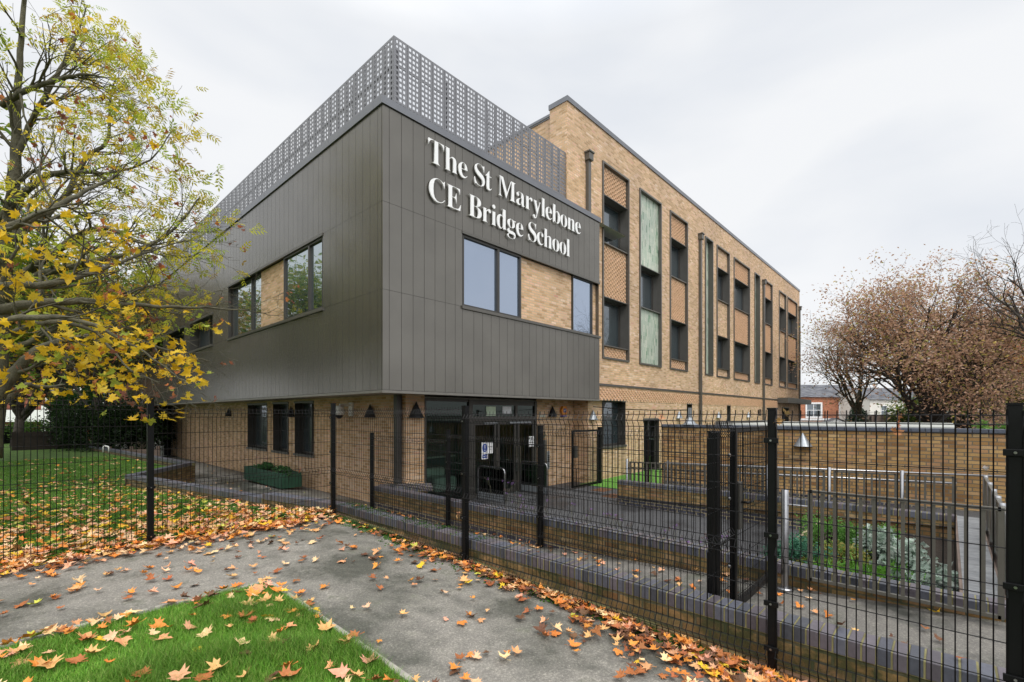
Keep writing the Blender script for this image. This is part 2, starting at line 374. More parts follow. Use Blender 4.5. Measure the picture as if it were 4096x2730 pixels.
GX, GY = -1.80, 4.08                                             # corner of the near grass
sheet('grass_verge', [-60,-20,-9,-6,-4,-3,GX], [-14,-8,-3,-1,0,1,2,3,GY], lambda x,y: gpath(x,y)+.004, M_LAWN)
def lowz(x, y):
    z = gramp(y)
    if x > 2.0: z = z-(.5+z)*min(1, (x-2.0)/.94) if y > 8.6 else z
    return z
sheet('ramp_path', [.02,.5,1.2,2.0,2.35,2.62,2.95], [-9,-3,0,2,3.8,6.3,8.84,10,12,15,20,31.5], lambda x,y: lowz(x,y), M_RAMP)
sheet('side_path', [-1.45,-.8,-.3,.02], [8.4,11,14.8,17.6], lambda x,y: -.345-.02*(y>12)-.004, M_COURT)
sheet('side_path', [-.5,.02,.6], [17.6,20,25,31.5], lambda x,y: -.375, M_COURT)
sheet('entrance_court', [2.3,4,6,8,9.9], [.95,3,5,7,8.7], lambda x,y: -.52, M_COURT)
sheet('artificial_turf', [9.36,12,17,30], [5.22,6.6,8.05], lambda x,y: -.46 if x > 9.4 else -.505, M_TURF)
sheet('ramp_walkway', [7.2,8.2,9.25], [-3,0,3,5.4], lambda x,y: -.13-.04*y, M_COURT)
sheet('playground', [9.3,14,30,60,90], [-60,-20,-3,5.1], lambda x,y: -.56, M_COURT)
sheet('path_threshold', [7.7,9.8], [8.0,8.62], lambda x,y: -.512, M_COURT)

# manhole covers, kerbs
for i, (x, y, l) in enumerate(((8.9,6.9,'rusty manhole cover at the edge of the artificial turf'),(8.2,6.1,'rusty manhole cover nearer the low brick wall'))):
    b = MB(); b.box(x-.3,x+.3,y-.22,y+.22,-.52,-.508)
    for k in range(9): b.box(x-.27+k*.06,x-.245+k*.06,y-.19,y+.19,-.508,-.503)
    tag(b.build('manhole_cover', mat('rusty_iron', (.16,.075,.035), .8, noise=(20,.4)) if i == 0 else bpy.data.materials['rusty_iron']), l, 'manhole cover', 'manhole covers in the court')
def kerb(p0, p1, n, label):
    root = empty('edging_kerb', (p0[0], p0[1], gpath(*p0)), label, 'kerb', 'concrete edging kerbs of the near grass')
    b = MB(); rnd = random.Random(3)
    for k in range(n):
        a = k/n; c = (k+1)/n-.004
        q0 = Vector((p0[0]+(p1[0]-p0[0])*a, p0[1]+(p1[1]-p0[1])*a, 0)); q1 = Vector((p0[0]+(p1[0]-p0[0])*c, p0[1]+(p1[1]-p0[1])*c, 0))
        q0.z = gpath(*q0[:2])-.008+rnd.uniform(-.004,.004); q1.z = gpath(*q1[:2])-.008+rnd.uniform(-.004,.004)
        b.bar(q0, q1, .05, .06)
    b.build('kerb_stone', M_KERB, root, bevel=.006)
kerb((GX,GY), (GX,-4), 9, 'pale concrete edging between the near grass and the path along the fence')
kerb((GX-.03,GY+.02), (-14,GY+.25), 13, 'pale concrete edging along the back of the near grass, half under leaves')

# ------------------------------------------------------------------ low walls with blue coping bricks
rW = random.Random(11)
def coping(b, mo, p0, p1, zt, w=.215, h=.105, pitch=.0755):
    p0 = Vector((*p0, 0)); p1 = Vector((*p1, 0)); d = p1-p0; L = d.length; e = d/L; nrm = Vector((-e.y, e.x, 0)); n = int(L/pitch)
    for k in range(n):
        c = p0+e*((k+.5)*L/n); v = rW.random(); g = rW.uniform(.8, 1.2)
        colr = (.095*g,.10*g,.125*g) if v < .5 else ((.115*g,.10*g,.115*g) if v < .85 else (.06*g,.065*g,.08*g))
        b.col(colr); j = rW.uniform(-.0025,.0025)
        b.obox(c+Vector((0,0,zt-h/2+j)), e*(L/n-.0095)/2, nrm*(w/2), Vector((0,0,h/2)))
    mo.obox(p0+d/2+Vector((0,0,zt-h/2-.004)), d/2, nrm*(w/2-.004), Vector((0,0,h/2)))
def low_wall(label, segs, w=.215, group='low brick walls with blue coping', bodies=None, plinth=None):
    """segs: (p0, p1, ztop, zbot, [(material, z0, z1), ...])"""
    root = empty('low_brick_wall', (segs[0][0][0], segs[0][0][1], segs[0][3]), label, 'wall', group)
    b = MB(); mo = MB(); parts = {}
    for p0, p1, zt, zb, lay in segs:
        coping(b, mo, p0, p1, zt, w)
        q0 = Vector((*p0,0)); q1 = Vector((*p1,0)); d = q1-q0; e = d.normalized(); nn = Vector((-e.y,e.x,0))
        for m, z0, z1, ww in lay:
            parts.setdefault(m.name, (m, MB()))[1].obox((q0+q1)/2+Vector((0,0,(z0+z1)/2)), d/2, nn*ww/2, Vector((0,0,(z1-z0)/2)))
    b.build('coping', M_BLUECOPE, root, bevel=.005); mo.build('coping_mortar', M_COPEMORTAR, root)
    for m, pb in parts.values(): pb.build('wall_face', m, root)
    return root
low_wall('long low mossy brick wall with blue coping right behind the near black fence', [((.175,-4.5),(.175,6.55),.348,-.6,[(M_MOSSY,-.5,.243,.200)])])
pl = MB()
for k in range(48):
    y = -4.3+k*.225; pl.col((.17*rW.uniform(.8,1.2),.125*rW.uniform(.8,1.2),.06)); zz = gpath(0,y+.1)+.035
    pl.box(.035,.078,y,y+.215,zz-.15,zz+rW.uniform(-.004,.004))
wr = [o for o in bpy.data.objects if o.name.startswith('low_brick_wall')][0]
pl.build('plinth_course', M_BLUECOPE, wr, bevel=.006)
low_wall('green mossy low wall bending away from the fence corner beside the leafy lawn',
    [((.175,6.56),(-.22,8.46),.335,-.6,[(M_MOSSG,-.5,.232,.200)]), ((-.20,8.55),(-1.32,14.78),.24,-.6,[(M_MOSSG,-.5,.137,.200)])])
low_wall('far low mossy wall running from the steps toward the dark hedge',
    [((.70,17.5),(-.42,31.5),.20,-.6,[(M_MOSSG,-.5,.097,.200)])])
low_wall('short dark brick end wall joining the two mossy lawn walls',
    [((-1.30,14.86),(.60,17.48),.22,-.6,[(M_MOSSY,-.6,.117,.200)])])
low_wall('second low brick wall, blue bricks at its foot, between the sloping path and the entrance court',
    [((2.31,-3.2),(2.31,8.80),.153,-.7,[(M_BLUE,-.7,-.20,.206),(M_MOSSY,-.198,.048,.196)])])
low_wall('third low brick wall with blue lower courses beyond the entrance court',
    [((7.36,-1.0),(7.36,5.43),.09,-.8,[(M_BLUE,-.8,-.312,.206),(M_STOCK if False else M_MOSSY,-.312,-.014,.196)])])

# planter beside the porch pier
root = empty('brick_planter', (2.6,8.5,-.5), 'small brick planter with blue coping against the porch pier', 'planter')
b = MB(); mo = MB()
coping(b, mo, (2.42,8.92), (3.35,8.15), .15, .2); coping(b, mo, (2.45,8.35),(3.15,7.85), .15, .2)
b.build('coping', M_BLUECOPE, root, bevel=.005); mo.build('coping_mortar', M_COPEMORTAR, root)
b = MB(); b.obox((2.85,8.45,-.2), Vector((.38,-.30,0)), Vector((.19,.24,0)), Vector((0,0,.23))); b.build('wall_face', M_STOCK, root)

# tall back wall with coping and the flat store roof behind it
root = empty('brick_garden_wall', (9.3,-4,-.5), 'tall weathered yellow brick wall behind the ramp, blue coping on top', 'wall')
b = MB(); b.box(9.2,9.42,-6,5.13,-.6,1.44); b.build('wall_face', M_STOCK, root)
b = MB(); b.box(9.185,9.20,-6,5.0,-.5,-.08); b.build('blue_brick_foot', M_BLUE, root)
b = MB()
for k in range(49):
    y = -6+k*.2272; g = rW.uniform(.8,1.2); b.col((.075*g,.085*g,.11*g)); b.box(9.165,9.45,y,y+.219,1.44,1.515)
b.build('coping', M_BLUECOPE, root, bevel=.006)
root = empty('store_building', (12,0,-.5), 'low store with a pale flat roof just behind the tall brick wall', 'building')
b = MB(); b.box(9.5,15.6,-.95,3.7,-.6,1.47); b.build('wall', M_BUFF, root)
b = MB(); b.box(9.46,15.9,-1.0,3.6,1.47,1.535); b.build('roof', M_PALE, root)
b = MB(); b.box(9.46,15.9,3.6,3.72,1.40,1.60); b.build('fascia', M_FRAMEL, root)

# ------------------------------------------------------------------ the school
XC, YC, ZB, ZT = 1.746, 7.70, 2.247, 8.377          # cladding box planes
YB, YG, XW = 8.0, 8.6, 2.94                        # brick block face, porch face, base wall
school = empty('school_building', (XC, YC, -.5), 'brown metal clad and buff brick school with white lettering and a perforated roof screen', 'school')
def part(name, mb, m, parent=school, label=None, **k):
    o = mb.build(name, m, parent, **k)
    if label: o['label'] = label
    return o
OPL = [(10.36,17.41,4.395,6.22),(19.18,22.26,4.39,5.57),(23.15,26.3,4.39,5.57),(27.07,30.2,4.39,5.57)]
OPR = [(3.93,10.2,4.40,6.20)]
rows = [ZB+.06,4.395,6.22,ZT-.16]
def boards(axis, ops, a0, a1, first):
    b = MB(); edges = [a0]; x = a0+first
    while x < a1-.02: edges.append(x); x += .30
    edges.append(a1)
    for o in ops:
        for q in (o[0], o[1]):
            if a0 < q < a1: edges = [e for e in edges if abs(e-q) > .09]; edges.append(q)
    edges = sorted(set(edges)); g = .0045
    for e0, e1 in zip(edges, edges[1:]):
        for z0, z1 in zip(rows, rows[1:]):
            segs = [(z0, z1)]
            for o in ops:
                if o[0]-.01 <= (e0+e1)/2 <= o[1]+.01:
                    ns = []
                    for s0, s1 in segs:
                        if o[3] <= s0+.01 or o[2] >= s1-.01: ns.append((s0, s1)); continue
                        if o[2] > s0+.02: ns.append((s0, o[2]))
                        if o[3] < s1-.02: ns.append((o[3], s1))
                    segs = ns
            for s0, s1 in segs:
                if axis == 'L': b.box(XC, XC+.03, e0+g, e1-g, s0+.003, s1-.003)
                else: b.box(e0+g, e1-g, YC, YC+.03, s0+.003, s1-.003)
    return b
part('cladding_panels', boards('L', OPL, YC+.034, 31.9, .15), M_CLAD, bevel=0)
part('cladding_panels', boards('R', OPR, XC, 10.02, .16), M_CLAD)
b = MB()
for c in wall_cells(YC+.034,31.9,ZB,ZT,OPL): b.quad((XC+.036,c[0],c[2]),(XC+.036,c[0],c[3]),(XC+.036,c[1],c[3]),(XC+.036,c[1],c[2]))
for c in wall_cells(XC+.036,10.02,ZB,ZT,OPR): b.quad((c[0],YC+.036,c[2]),(c[1],YC+.036,c[2]),(c[1],YC+.036,c[3]),(c[0],YC+.036,c[3]))
part('cladding_backing', b, M_CLADEDGE)
# far (hidden) sides, roof, soffit
b = MB(); b.quad((10.02,YC+.03,ZB),(10.02,YC+.29,ZB),(10.02,YC+.29,ZT),(10.02,YC+.03,ZT)); b.quad((XC+.02,31.9,ZB),(XC+.02,31.9,ZT),(12,31.9,ZT),(12,31.9,ZB)); part('cladding_end', b, M_CLAD)
b = MB(); b.quad((XC+.1,YC+.1,ZT-.05),(12,YC+.1,ZT-.05),(12,31.9,ZT-.05),(XC+.1,31.9,ZT-.05)); part('roof_deck', b, M_PALE)
b = MB(); b.quad((XC+.04,YC+.04,ZB+.03),(XC+.04,31.9,ZB+.03),(12,31.9,ZB+.03),(12,YC+.04,ZB+.03)); part('soffit', b, M_SOFF)
b = MB(); b.box(XC-.012,XC+.05,YC-.012,31.92,ZB,ZB+.055); b.box(XC+.05,10.03,YC-.012,YC+.05,ZB,ZB+.055); part('soffit_trim', b, mat('pale_trim', (.19,.18,.16), .4, metal=.4))
b = MB(); b.box(XC-.035,XC+.35,YC-.035,31.95,ZT-.155,ZT); b.box(XC+.352,10.06,YC-.035,YC+.35,ZT-.155,ZT)
for y in range(0,13): b.box(XC-.037,XC+.352,YC+.3+y*2.0,YC+.305+y*2.0,ZT-.157,ZT+.002)
part('roof_coping', b, M_COPE)
# openings of the cladding
def frame(parent, axis, a0, a1, z0, z1, plane, depth, fw=.05, mull=(), glass=M_GLASS, name='window', th=.06, label=None):
    """window in a plane; axis 'L' = plane x=const (a is y), 'R' = plane y=const (a is x). depth = set-back of the pane"""
    b = MB(); p0, p1 = plane+depth-.05, plane+depth+.02
    def bx(u0,u1,w0,w1,q0,q1):
        if axis == 'L': b.box(q0,q1,u0,u1,w0,w1)
        else: b.box(u0,u1,q0,q1,w0,w1)
    bx(a0,a0+fw,z0,z1,p0,p1); bx(a1-fw,a1,z0,z1,p0,p1); bx(a0+fw,a1-fw,z0,z0+fw,p0,p1); bx(a0+fw,a1-fw,z1-fw,z1,p0,p1)
    for m in mull: bx(m-fw*.7,m+fw*.7,z0+fw,z1-fw,p0-.01,p1)
    w = part(name, b, M_FRAME, parent)
    if label: w['label'] = label
    g = MB(); q = plane+depth
    if axis == 'L': g.quad((q,a0+.01,z0+.01),(q,a0+.01,z1-.01),(q,a1-.01,z1-.01),(q,a1-.01,z0+.01))
    else: g.quad((a0+.01,q,z0+.01),(a1-.01,q,z0+.01),(a1-.01,q,z1-.01),(a0+.01,q,z1-.01))
    part('pane', g, glass, w)
    return w
def recess(axis, a0, a1, z0, z1, plane, d, m, sill=True, jamb=(True, True)):
    b = MB()
    def q(*pts): b.quad(*[((plane+p, a, z) if axis == 'L' else (a, plane+p, z)) for a, p, z in pts])
    if jamb[0]: q((a0,0,z0),(a0,d,z0),(a0,d,z1),(a0,0,z1))
    if jamb[1]: q((a1,0,z0),(a1,0,z1),(a1,d,z1),(a1,d,z0))
    q((a0,0,z1),(a0,d,z1),(a1,d,z1),(a1,0,z1)); q((a0,0,z0),(a1,0,z0),(a1,d,z0),(a0,d,z0))
    part('reveal', b, m)
    b = MB(); e = -.045
    h_ = MB()
    if axis == 'L': b.box(plane+e,plane+.05,a0-.03,a1+.03,z0-.06,z0+.012); h_.box(plane-.02,plane+.04,a0-.01,a1+.01,z1-.045,z1+.02)
    else: b.box(a0-.03,a1+.03,plane+e,plane+.05,z0-.06,z0+.012); h_.box(a0-.01,a1+.01,plane-.02,plane+.04,z1-.045,z1+.02)
    part('sill', b, M_FRAMEL); part('head_trim', h_, M_FRAMEL)
recess('L', *OPL[0], XC, .22, M_FRAME)
frame(school,'L',14.64,17.36,4.41,6.17,XC,.16,mull=(15.48,),glass=M_GLASSL,label='corner window in the long clad side, nearer the trees')
frame(school,'L',10.40,12.77,4.41,6.17,XC,.07,mull=(11.17,),glass=M_GLASSL,label='window in the long clad side nearest the corner')
b = MB(); b.box(XC+.09,XC+.2,12.78,14.63,4.408,6.175); part('brick_infill', b, M_BUFF)
for o in OPL[1:]:
    recess('L', *o, XC, .45, M_FRAME); frame(school,'L',o[0]+.02,o[1]-.02,o[2]+.02,o[3]-.05,XC,.36,mull=(o[0]+1.5,),glass=M_GLASS)
recess('R', 3.93,10.02,4.40,6.20, YC, .26, M_FRAME, jamb=(True, False))
frame(school,'R',3.96,6.10,4.415,6.15,YC,.08,fw=.055,mull=(5.20,),glass=M_GLASSR,label='wide sky-reflecting window under the school name')
b = MB(); b.box(6.115,8.54,YC+.10,YC+.2,4.412,6.155); part('brick_infill', b, M_BUFF)
frame(school,'R',8.56,9.68,4.415,6.15,YC,.10,fw=.03,glass=M_GLASSR,label='narrow window at the end of the clad box')
b = MB(); b.box(9.69,10.02,YC+.16,YC+.28,4.412,6.155); part('brick_infill', b, M_BUFF)

# lettering
def math_serif(s): return ''.join(chr(0x1D400+ord(c)-65) if 'A' <= c <= 'Z' else (chr(0x1D41A+ord(c)-97) if 'a' <= c <= 'z' else c) for c in s)
ADV = dict(zip("TheStMarylboCEBidgcnu", (0,)*21))
def glyph(c, size, depth, off=0, serif=True):
    cu = bpy.data.curves.new('t','FONT'); cu.body = math_serif(c) if serif else c; cu.size = size; cu.extrude = depth/2; cu.resolution_u = 4; cu.offset = off
    o = bpy.data.objects.new('t', cu); COL.objects.link(o); bpy.context.view_layer.update()
    dg = bpy.context.evaluated_depsgraph_get(); me = bpy.data.meshes.new_from_object(o.evaluated_get(dg)); bpy.data.objects.remove(o)
    return me
def letters(s, x0, x1, zb, cap, y, m, parent, size=None):
    size = size or cap/.678; ms = []; x = 0
    for c in s:
        if c == ' ': x += size*.27; continue
        me = glyph(c, size, .028, -size*.0125); lo = min(v.co.x for v in me.vertices); hi = max(v.co.x for v in me.vertices)
        ms.append((me, x-lo)); x += (hi-lo)+size*(.045 if c not in 'CE' else .06)
    sc = (x1-x0)/x
    for me, dx in ms:
        for v in me.vertices:
            px = (v.co.x+dx)*sc; pz = v.co.y; py = v.co.z
            v.co = (px+x0-world_loc(parent).x, y+py-world_loc(parent).y, pz+zb-world_loc(parent).z)
        me.materials.clear(); me.materials.append(m)
        o = bpy.data.objects.new('sign_letter', me); COL.objects.link(o); o.parent = parent
letters('The St Marylebone', 2.88, 8.86, 7.46, .535, YC-.05, M_LETTER, school)
letters('CE Bridge School', 2.90, 8.28, 6.62, .535, YC-.05, M_LETTER, school)

# perforated roof screen
XS, YS, ZS0, ZS1 = 2.245, 8.05, 8.33, 10.12
scr = empty('perforated_screen', (XS-XC, YS-YC, ZS0+.5)); scr.parent = school
def screen_mesh(w, h):
    b = MB(); nc = 3; nr = 15; e = .028; cwid = (w-2*e)/nc; ch = (h-.06)/nr; hx, hz = .062, .066
    hs = [(e+(i+.5)*cwid-hx/2, e+(i+.5)*cwid+hx/2, .03+(j+.5)*ch-hz/2, .03+(j+.5)*ch+hz/2) for i in range(nc) for j in range(nr)]
    xs = sorted(set([0.004,w-.004]+[a for q in hs for a in q[:2]])); zs = sorted(set([0,h]+[a for q in hs for a in q[2:]]))
    for c in wall_cells(.004, w-.004, 0, h, hs): b.quad((c[0],0,c[2]),(c[1],0,c[2]),(c[1],0,c[3]),(c[0],0,c[3]))
    b.box(.004,.008,.001,.07,0,h); b.box(w-.008,w-.004,.001,.07,0,h); b.box(.008,w-.008,.001,.05,h-.004,h)
    for q in hs:
        x0,x1,z0,z1 = q; d = .006
        b.quad((x0,0,z0),(x1,0,z0),(x1,d,z0),(x0,d,z0)); b.quad((x0,0,z1),(x0,d,z1),(x1,d,z1),(x1,0,z1)); b.quad((x0,0,z0),(x0,d,z0),(x0,d,z1),(x0,0,z1)); b.quad((x1,0,z0),(x1,0,z1),(x1,d,z1),(x1,d,z0))
    return b
wr_ = 6.38/18
pr = screen_mesh(wr_, ZS1-ZS0).build('screen_panel', M_SCREEN, None); 
plm = screen_mesh(.43, ZS1-ZS0).build('screen_panel', M_SCREEN, None)
for k in range(18):
    o = pr if k == 0 else pr.copy()
    if k: COL.objects.link(o)
    o.parent = scr; o.location = (k*wr_, 0, 0)
for k in range(54):
    o = plm if k == 0 else plm.copy()
    if k: COL.objects.link(o)
    o.parent = scr; o.rotation_euler = (0,0,-PI/2); o.location = (0,(k+1)*.43,0)
b = MB()
for z in (.42,1.25):
    b.box(XS+.09,XS+6.38,YS+.09,YS+.13,ZS0+z,ZS0+z+.045); b.box(XS+.09,XS+.13,YS+.15,YS+23.1,ZS0+z,ZS0+z+.045)
for k in range(5): b.box(XS+.16+k*1.42,XS+.21+k*1.42,YS+.14,YS+.19,ZT-.05,ZS1-.1)
for k in range(14): b.box(XS+.14,XS+.19,YS+.3+k*1.72,YS+.35+k*1.72,ZT-.05,ZS1-.1)
b.build('screen_frame', M_SCREEN, scr)

# brick block (three storeys)
X0, X1, ZP = 8.60, 40.5, 11.75
BAYS = [  # x0, x1, kind
 (10.65,12.52,'A'),(13.35,15.26,'T'),(16.1,17.99,'A'),(20.14,21.2,'N'),(21.75,23.69,'P'),(24.42,27.3,'A'),(28.3,29.4,'N'),(30.45,32.33,'A'),(34.1,36.1,'P'),(36.5,39.6,'A')]
holes = [(a,c,3.76,10.66) for a,c,_ in BAYS]
gw = (10.65,12.30,.65,2.30); gd = (13.73,15.1,-.5,1.62); sl1 = (17.95,18.57,-.2,2.30); sl2 = (23.35,23.95,-.2,2.30); ent = (35.0,37.0,-.5,2.3)
holes += [gw,gd,sl1,sl2,ent]
b = MB()
for c in wall_cells(X0,X1,-.6,ZP,holes+[(X0-1,9.78,-1,ZB+.03)]): b.quad((c[0],YB,c[2]),(c[1],YB,c[2]),(c[1],YB,c[3]),(c[0],YB,c[3]))
b.quad((X0,YB,ZT-.2),(X0,YB,ZP),(X0,8.7,ZP),(X0,8.7,ZT-.2)); b.quad((X0,8.7,ZT-.2),(X0,8.7,ZP-.15),(X0+.16,8.7,ZP-.15),(X0+.16,8.7,ZT-.2))
b.quad((X0+.16,8.7,ZT-.2),(X0+.16,8.7,ZP-.15),(X0+.16,24,ZP-.15),(X0+.16,24,ZT-.2))
b.quad((X1,YB,-.6),(X1,24,-.6),(X1,24,ZP),(X1,YB,ZP)); b.quad((X0,24,-.6),(X0,24,ZP-.15),(X1,24,ZP-.15),(X1,24,-.6))
part('brick_wall', b, M_BUFF)
b = MB(); b.quad((X0+.1,YB+.1,ZP-.1),(X1,YB+.1,ZP-.1),(X1,24,ZP-.1),(X0+.1,24,ZP-.1)); part('roof_deck', b, M_PALE)
b = MB(); b.box(X0-.03,X1+.03,YB-.035,YB+.3,ZP,ZP+.16); b.box(X0-.03,X0+.3,YB+.302,8.73,ZP,ZP+.16); b.box(X0+.13,X0+.45,8.74,24,ZP-.15,ZP+.0)
for k in range(11): b.box(X0+2.9*k+1,X0+2.9*k+1.006,YB-.038,YB+.3,ZP+.001,ZP+.163)
part('roof_coping', b, M_COPE)
heads = MB()
def headers(x0, x1, z0, z1, y, proj=.028):
    j = 0; z = z0+.005
    while z+.065 <= z1+.001:
        x = x0+.02+(j % 2)*.084+(.0 if (j//2) % 2 == 0 else 0)
        if j % 2 == 0 or True:
            while x+.095 <= x1:
                heads.box(x, x+.098, y-proj, y+.01, z, z+.066); x += .168*2 if False else .225
        z += .075*1.0; j += 1
        # alternate courses shift by half a brick
def hpanel(x0, x1, z0, z1, y):
    j = 0; z = z0+.006
    while z+.064 <= z1:
        x = x0+.03+(.1125 if j % 2 else 0)
        while x+.1 <= x1-.005:
            heads.box(x, x+.1, y-.028, y+.01, z, z+.064); x += .225
        z += .075; j += 1
for k, (a, c, kind) in enumerate(BAYS):
    f = empty('window_bay', (a-XC, YB-YC, 3.76+.5)); f.parent = school
    b = MB(); t = .065; pr_ = -.05; D = .42
    b.box(a,a+t,YB+pr_,YB+D,3.76,10.66); b.box(c-t,c,YB+pr_,YB+D,3.76,10.66)
    b.box(a+t,c-t,YB+pr_,YB+D,10.66-t,10.66); b.box(a+t,c-t,YB+pr_,YB+D,3.76,3.76+t)
    wins = {'A':[(7.87,9.53),(4.25,5.94)],'P':[(7.87,9.53),(4.25,5.94)],'T':[(6.05,7.68)],'N':[]}[kind]
    if wins:
        for z0, z1 in wins: b.box(a+t,c-t,YB+.01,YB+D,z1,z1+.03); b.box(a+t,c-t,YB-.015,YB+D,z0-.035,z0)
    part('surround', b, M_FRAMEL, f)
    zz = [3.76+t]+[v for w_ in sorted(wins) for v in (w_[0]-.035, w_[1]+.03)]+[10.66-t]
    inset = .085 if kind != 'N' else .2
    for s in range(0, len(zz), 2):
        b = MB(); b.quad((a+t,YB+inset,zz[s]),(c-t,YB+inset,zz[s]),(c-t,YB+inset,zz[s+1]),(a+t,YB+inset,zz[s+1]))
        if kind == 'A': hpanel(a+t, c-t, zz[s], zz[s+1], YB+inset)
        part('tile_panel' if kind in 'TN' else 'brick_panel', b, M_TILE if kind in 'TN' else M_BUFF, f)
    for z0, z1 in wins:
        frame(f,'R',a+t+.01,c-t-.01,z0,z1,YB,.38,fw=.06,mull=(a+t+.55,),glass=M_GLASS)
        bl = MB(); bl.quad((a+t+.12,YB+.377,z0+.07),(c-t-.7,YB+.377,z0+.07),(c-t-.7,YB+.377,z1-.07),(a+t+.12,YB+.377,z1-.07))
part('projecting_headers', heads, M_HEAD)
heads = MB()
hpanel(10.1,33.7,2.28,2.80,YB)
part('projecting_headers', heads, M_HEAD)
b = MB(); b.box(10.05,19.32,YB-.045,YB,2.80,2.875); b.box(19.5,30.0,YB-.045,YB,2.80,2.875); b.box(30.2,34,YB-.045,YB,2.80,2.875); part('string_course', b, M_FRAMEL)
# ground floor openings of the block
def opening(h, d, glass, mull=(), door=False):
    a0,a1,z0,z1 = h; recess('R',a0,a1,z0,z1,YB,d+.05,M_FRAME)
    return frame(school,'R',a0+.01,a1-.01,z0+.01,z1-.01,YB,d,fw=.06,mull=mull,glass=glass,name='door' if door else 'window')
opening(gw,.30,M_GLASS,(11.1,)); opening(gd,.2,M_CLEAR,(14.4,),True); opening(sl1,.3,M_GLASS); opening(sl2,.3,M_GLASS); opening(ent,.5,M_GLASS,(36,),True)
b = MB(); b.box(14.0,15.2,YB+.5,YB+.55,-.5,2); part('inner_wall', b, M_DARK)
b = MB(); b.box(33.7,41.4,7.33,YB,2.60,2.97); part('entrance_canopy', b, M_FRAMEL)
b = MB()
for z in range(6): b.box(29.25,29.75,YB-.02,YB,1.72+z*.07,1.765+z*.07)
for a_ in (23.0+2,27.0): b.box(a_,a_+.9,YB-.025,YB,.9,1.3)
part('vent_grille', b, M_FRAME)
# downpipes
for x, zt, zb in ((9.70,10.54,ZT),(19.41,10.55,-.5),(30.1,10.55,-.5),(40.2,10.5,-.5)):
    b = MB(); b.box(x-.075,x+.075,YB-.13,YB-.02,zb,zt-.3)
    z = zb+2
    dp = part('downpipe', b, M_FRAMEL)
    h = MB(); h.box(x-.12,x+.12,YB-.2,YB-.005,zt-.30,zt-.06); h.box(x-.15,x+.15,YB-.23,YB-.003,zt-.06,zt); part('hopper', h, M_FRAMEL, dp, bevel=.012)
    h = MB()
    while z < zt-.6: h.box(x-.09,x+.09,YB-.137,YB-.013,z,z+.05); z += 2.2
    if h.v: part('pipe_clip', h, M_FRAMEL, dp)

# base walls under the box
WL = [(17.19,19.19,.52,2.2),(15.32,16.66,.52,2.2),(13.45,14.85,.52,2.2)]
b = MB()
for c in wall_cells(YG,31.3,-.6,ZB+.03,WL): b.quad((XW,c[0],c[2]),(XW,c[0],c[3]),(XW,c[1],c[3]),(XW,c[1],c[2]))
b.quad((XW,YG,-.6),(3.49,YG,-.6),(3.49,YG,ZB+.03),(XW,YG,ZB+.03))
b.quad((7.80,YG,-.6),(9.78,YG,-.6),(9.78,YG,ZB+.03),(7.80,YG,ZB+.03)); b.quad((9.78,YG,-.6),(9.78,YB,-.6),(9.78,YB,ZB+.03),(9.78,YG,ZB+.03))
b.quad((XW,31.3,-.6),(XW,31.3,ZB+.03),(12,31.3,ZB+.03),(12,31.3,-.6))
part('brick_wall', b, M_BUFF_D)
for h in WL:
    recess('L',*h,XW,.32,M_FRAME); frame(school,'L',h[0]+.02,h[1]-.02,h[2]+.02,h[3]-.02,XW,.27,mull=(h[0]+.62,),glass=M_GLASS)
b = MB(); b.box(XW-.17,XW-.03,8.72,8.86,-.45,ZB+.02); part('downpipe', b, M_FRAME)
b = MB(); b.box(XW-.3,XW+.05,31.3,31.55,-.5,ZB); part('end_pier', b, M_DARK)
# porch glazing
gl = empty('entrance_glazing', (3.49-XC, YG-YC, 0)); gl.parent = school
b = MB()
for x0, x1 in ((3.49,3.53),(4.95,5.08),(7.70,7.80)): b.box(x0,x1,YG-.02,YG+.08,-.52,2.20)
b.box(3.53,4.95,YG,YG+.08,2.13,2.20); b.box(5.08,7.70,YG,YG+.08,2.06,2.20); b.box(5.08,7.70,YG-.015,YG+.09,1.60,1.74); b.box(6.82,6.92,YG,YG+.08,1.74,2.06)
b.box(3.53,4.95,YG,YG+.08,-.52,-.44)
b.build('glazing_frame', M_FRAME, gl)
for x0, x1, z0, z1 in ((3.53,4.95,-.44,2.13),(5.08,6.82,1.74,2.06),(6.92,7.70,1.74,2.06)):
    b = MB(); b.quad((x0,YG+.03,z0),(x1,YG+.03,z0),(x1,YG+.03,z1),(x0,YG+.03,z1)); b.build('pane', M_CLEAR, gl)
for x0, x1, lab in ((5.10,6.02,'left leaf'),(6.06,6.86,'middle leaf'),(6.92,7.68,'right leaf')):
    b = MB(); f_ = .09
    b.box(x0,x0+f_,YG+.0,YG+.05,-.5,1.59); b.box(x1-f_,x1,YG+.0,YG+.05,-.5,1.59); b.box(x0+f_,x1-f_,YG+.0,YG+.05,-.5,-.38); b.box(x0+f_,x1-f_,YG+.0,YG+.05,1.50,1.59)
    d = b.build('entrance_door', M_FRAME, gl); b = MB(); b.quad((x0+f_,YG+.02,-.38),(x1-f_,YG+.02,-.38),(x1-f_,YG+.02,1.5),(x0+f_,YG+.02,1.5)); b.build('pane', M_CLEAR, d)
    b = MB(); xh = x1-.05 if lab != 'right leaf' else x0+.05
    b.bar((xh,YG-.05,.1),(xh,YG-.05,.85),.03); b.bar((xh,YG-.05,.15),(xh,YG,.15),.02); b.bar((xh,YG-.05,.8),(xh,YG,.8),.02); b.build('door_handle', M_STEEL, d)
b = MB(); b.box(5.5,6.0,YG-.05,YG-.01,1.52,1.57); b.box(6.5,7.5,YG-.06,YG-.01,1.53,1.58); b.build('door_closer', M_GALV, gl)
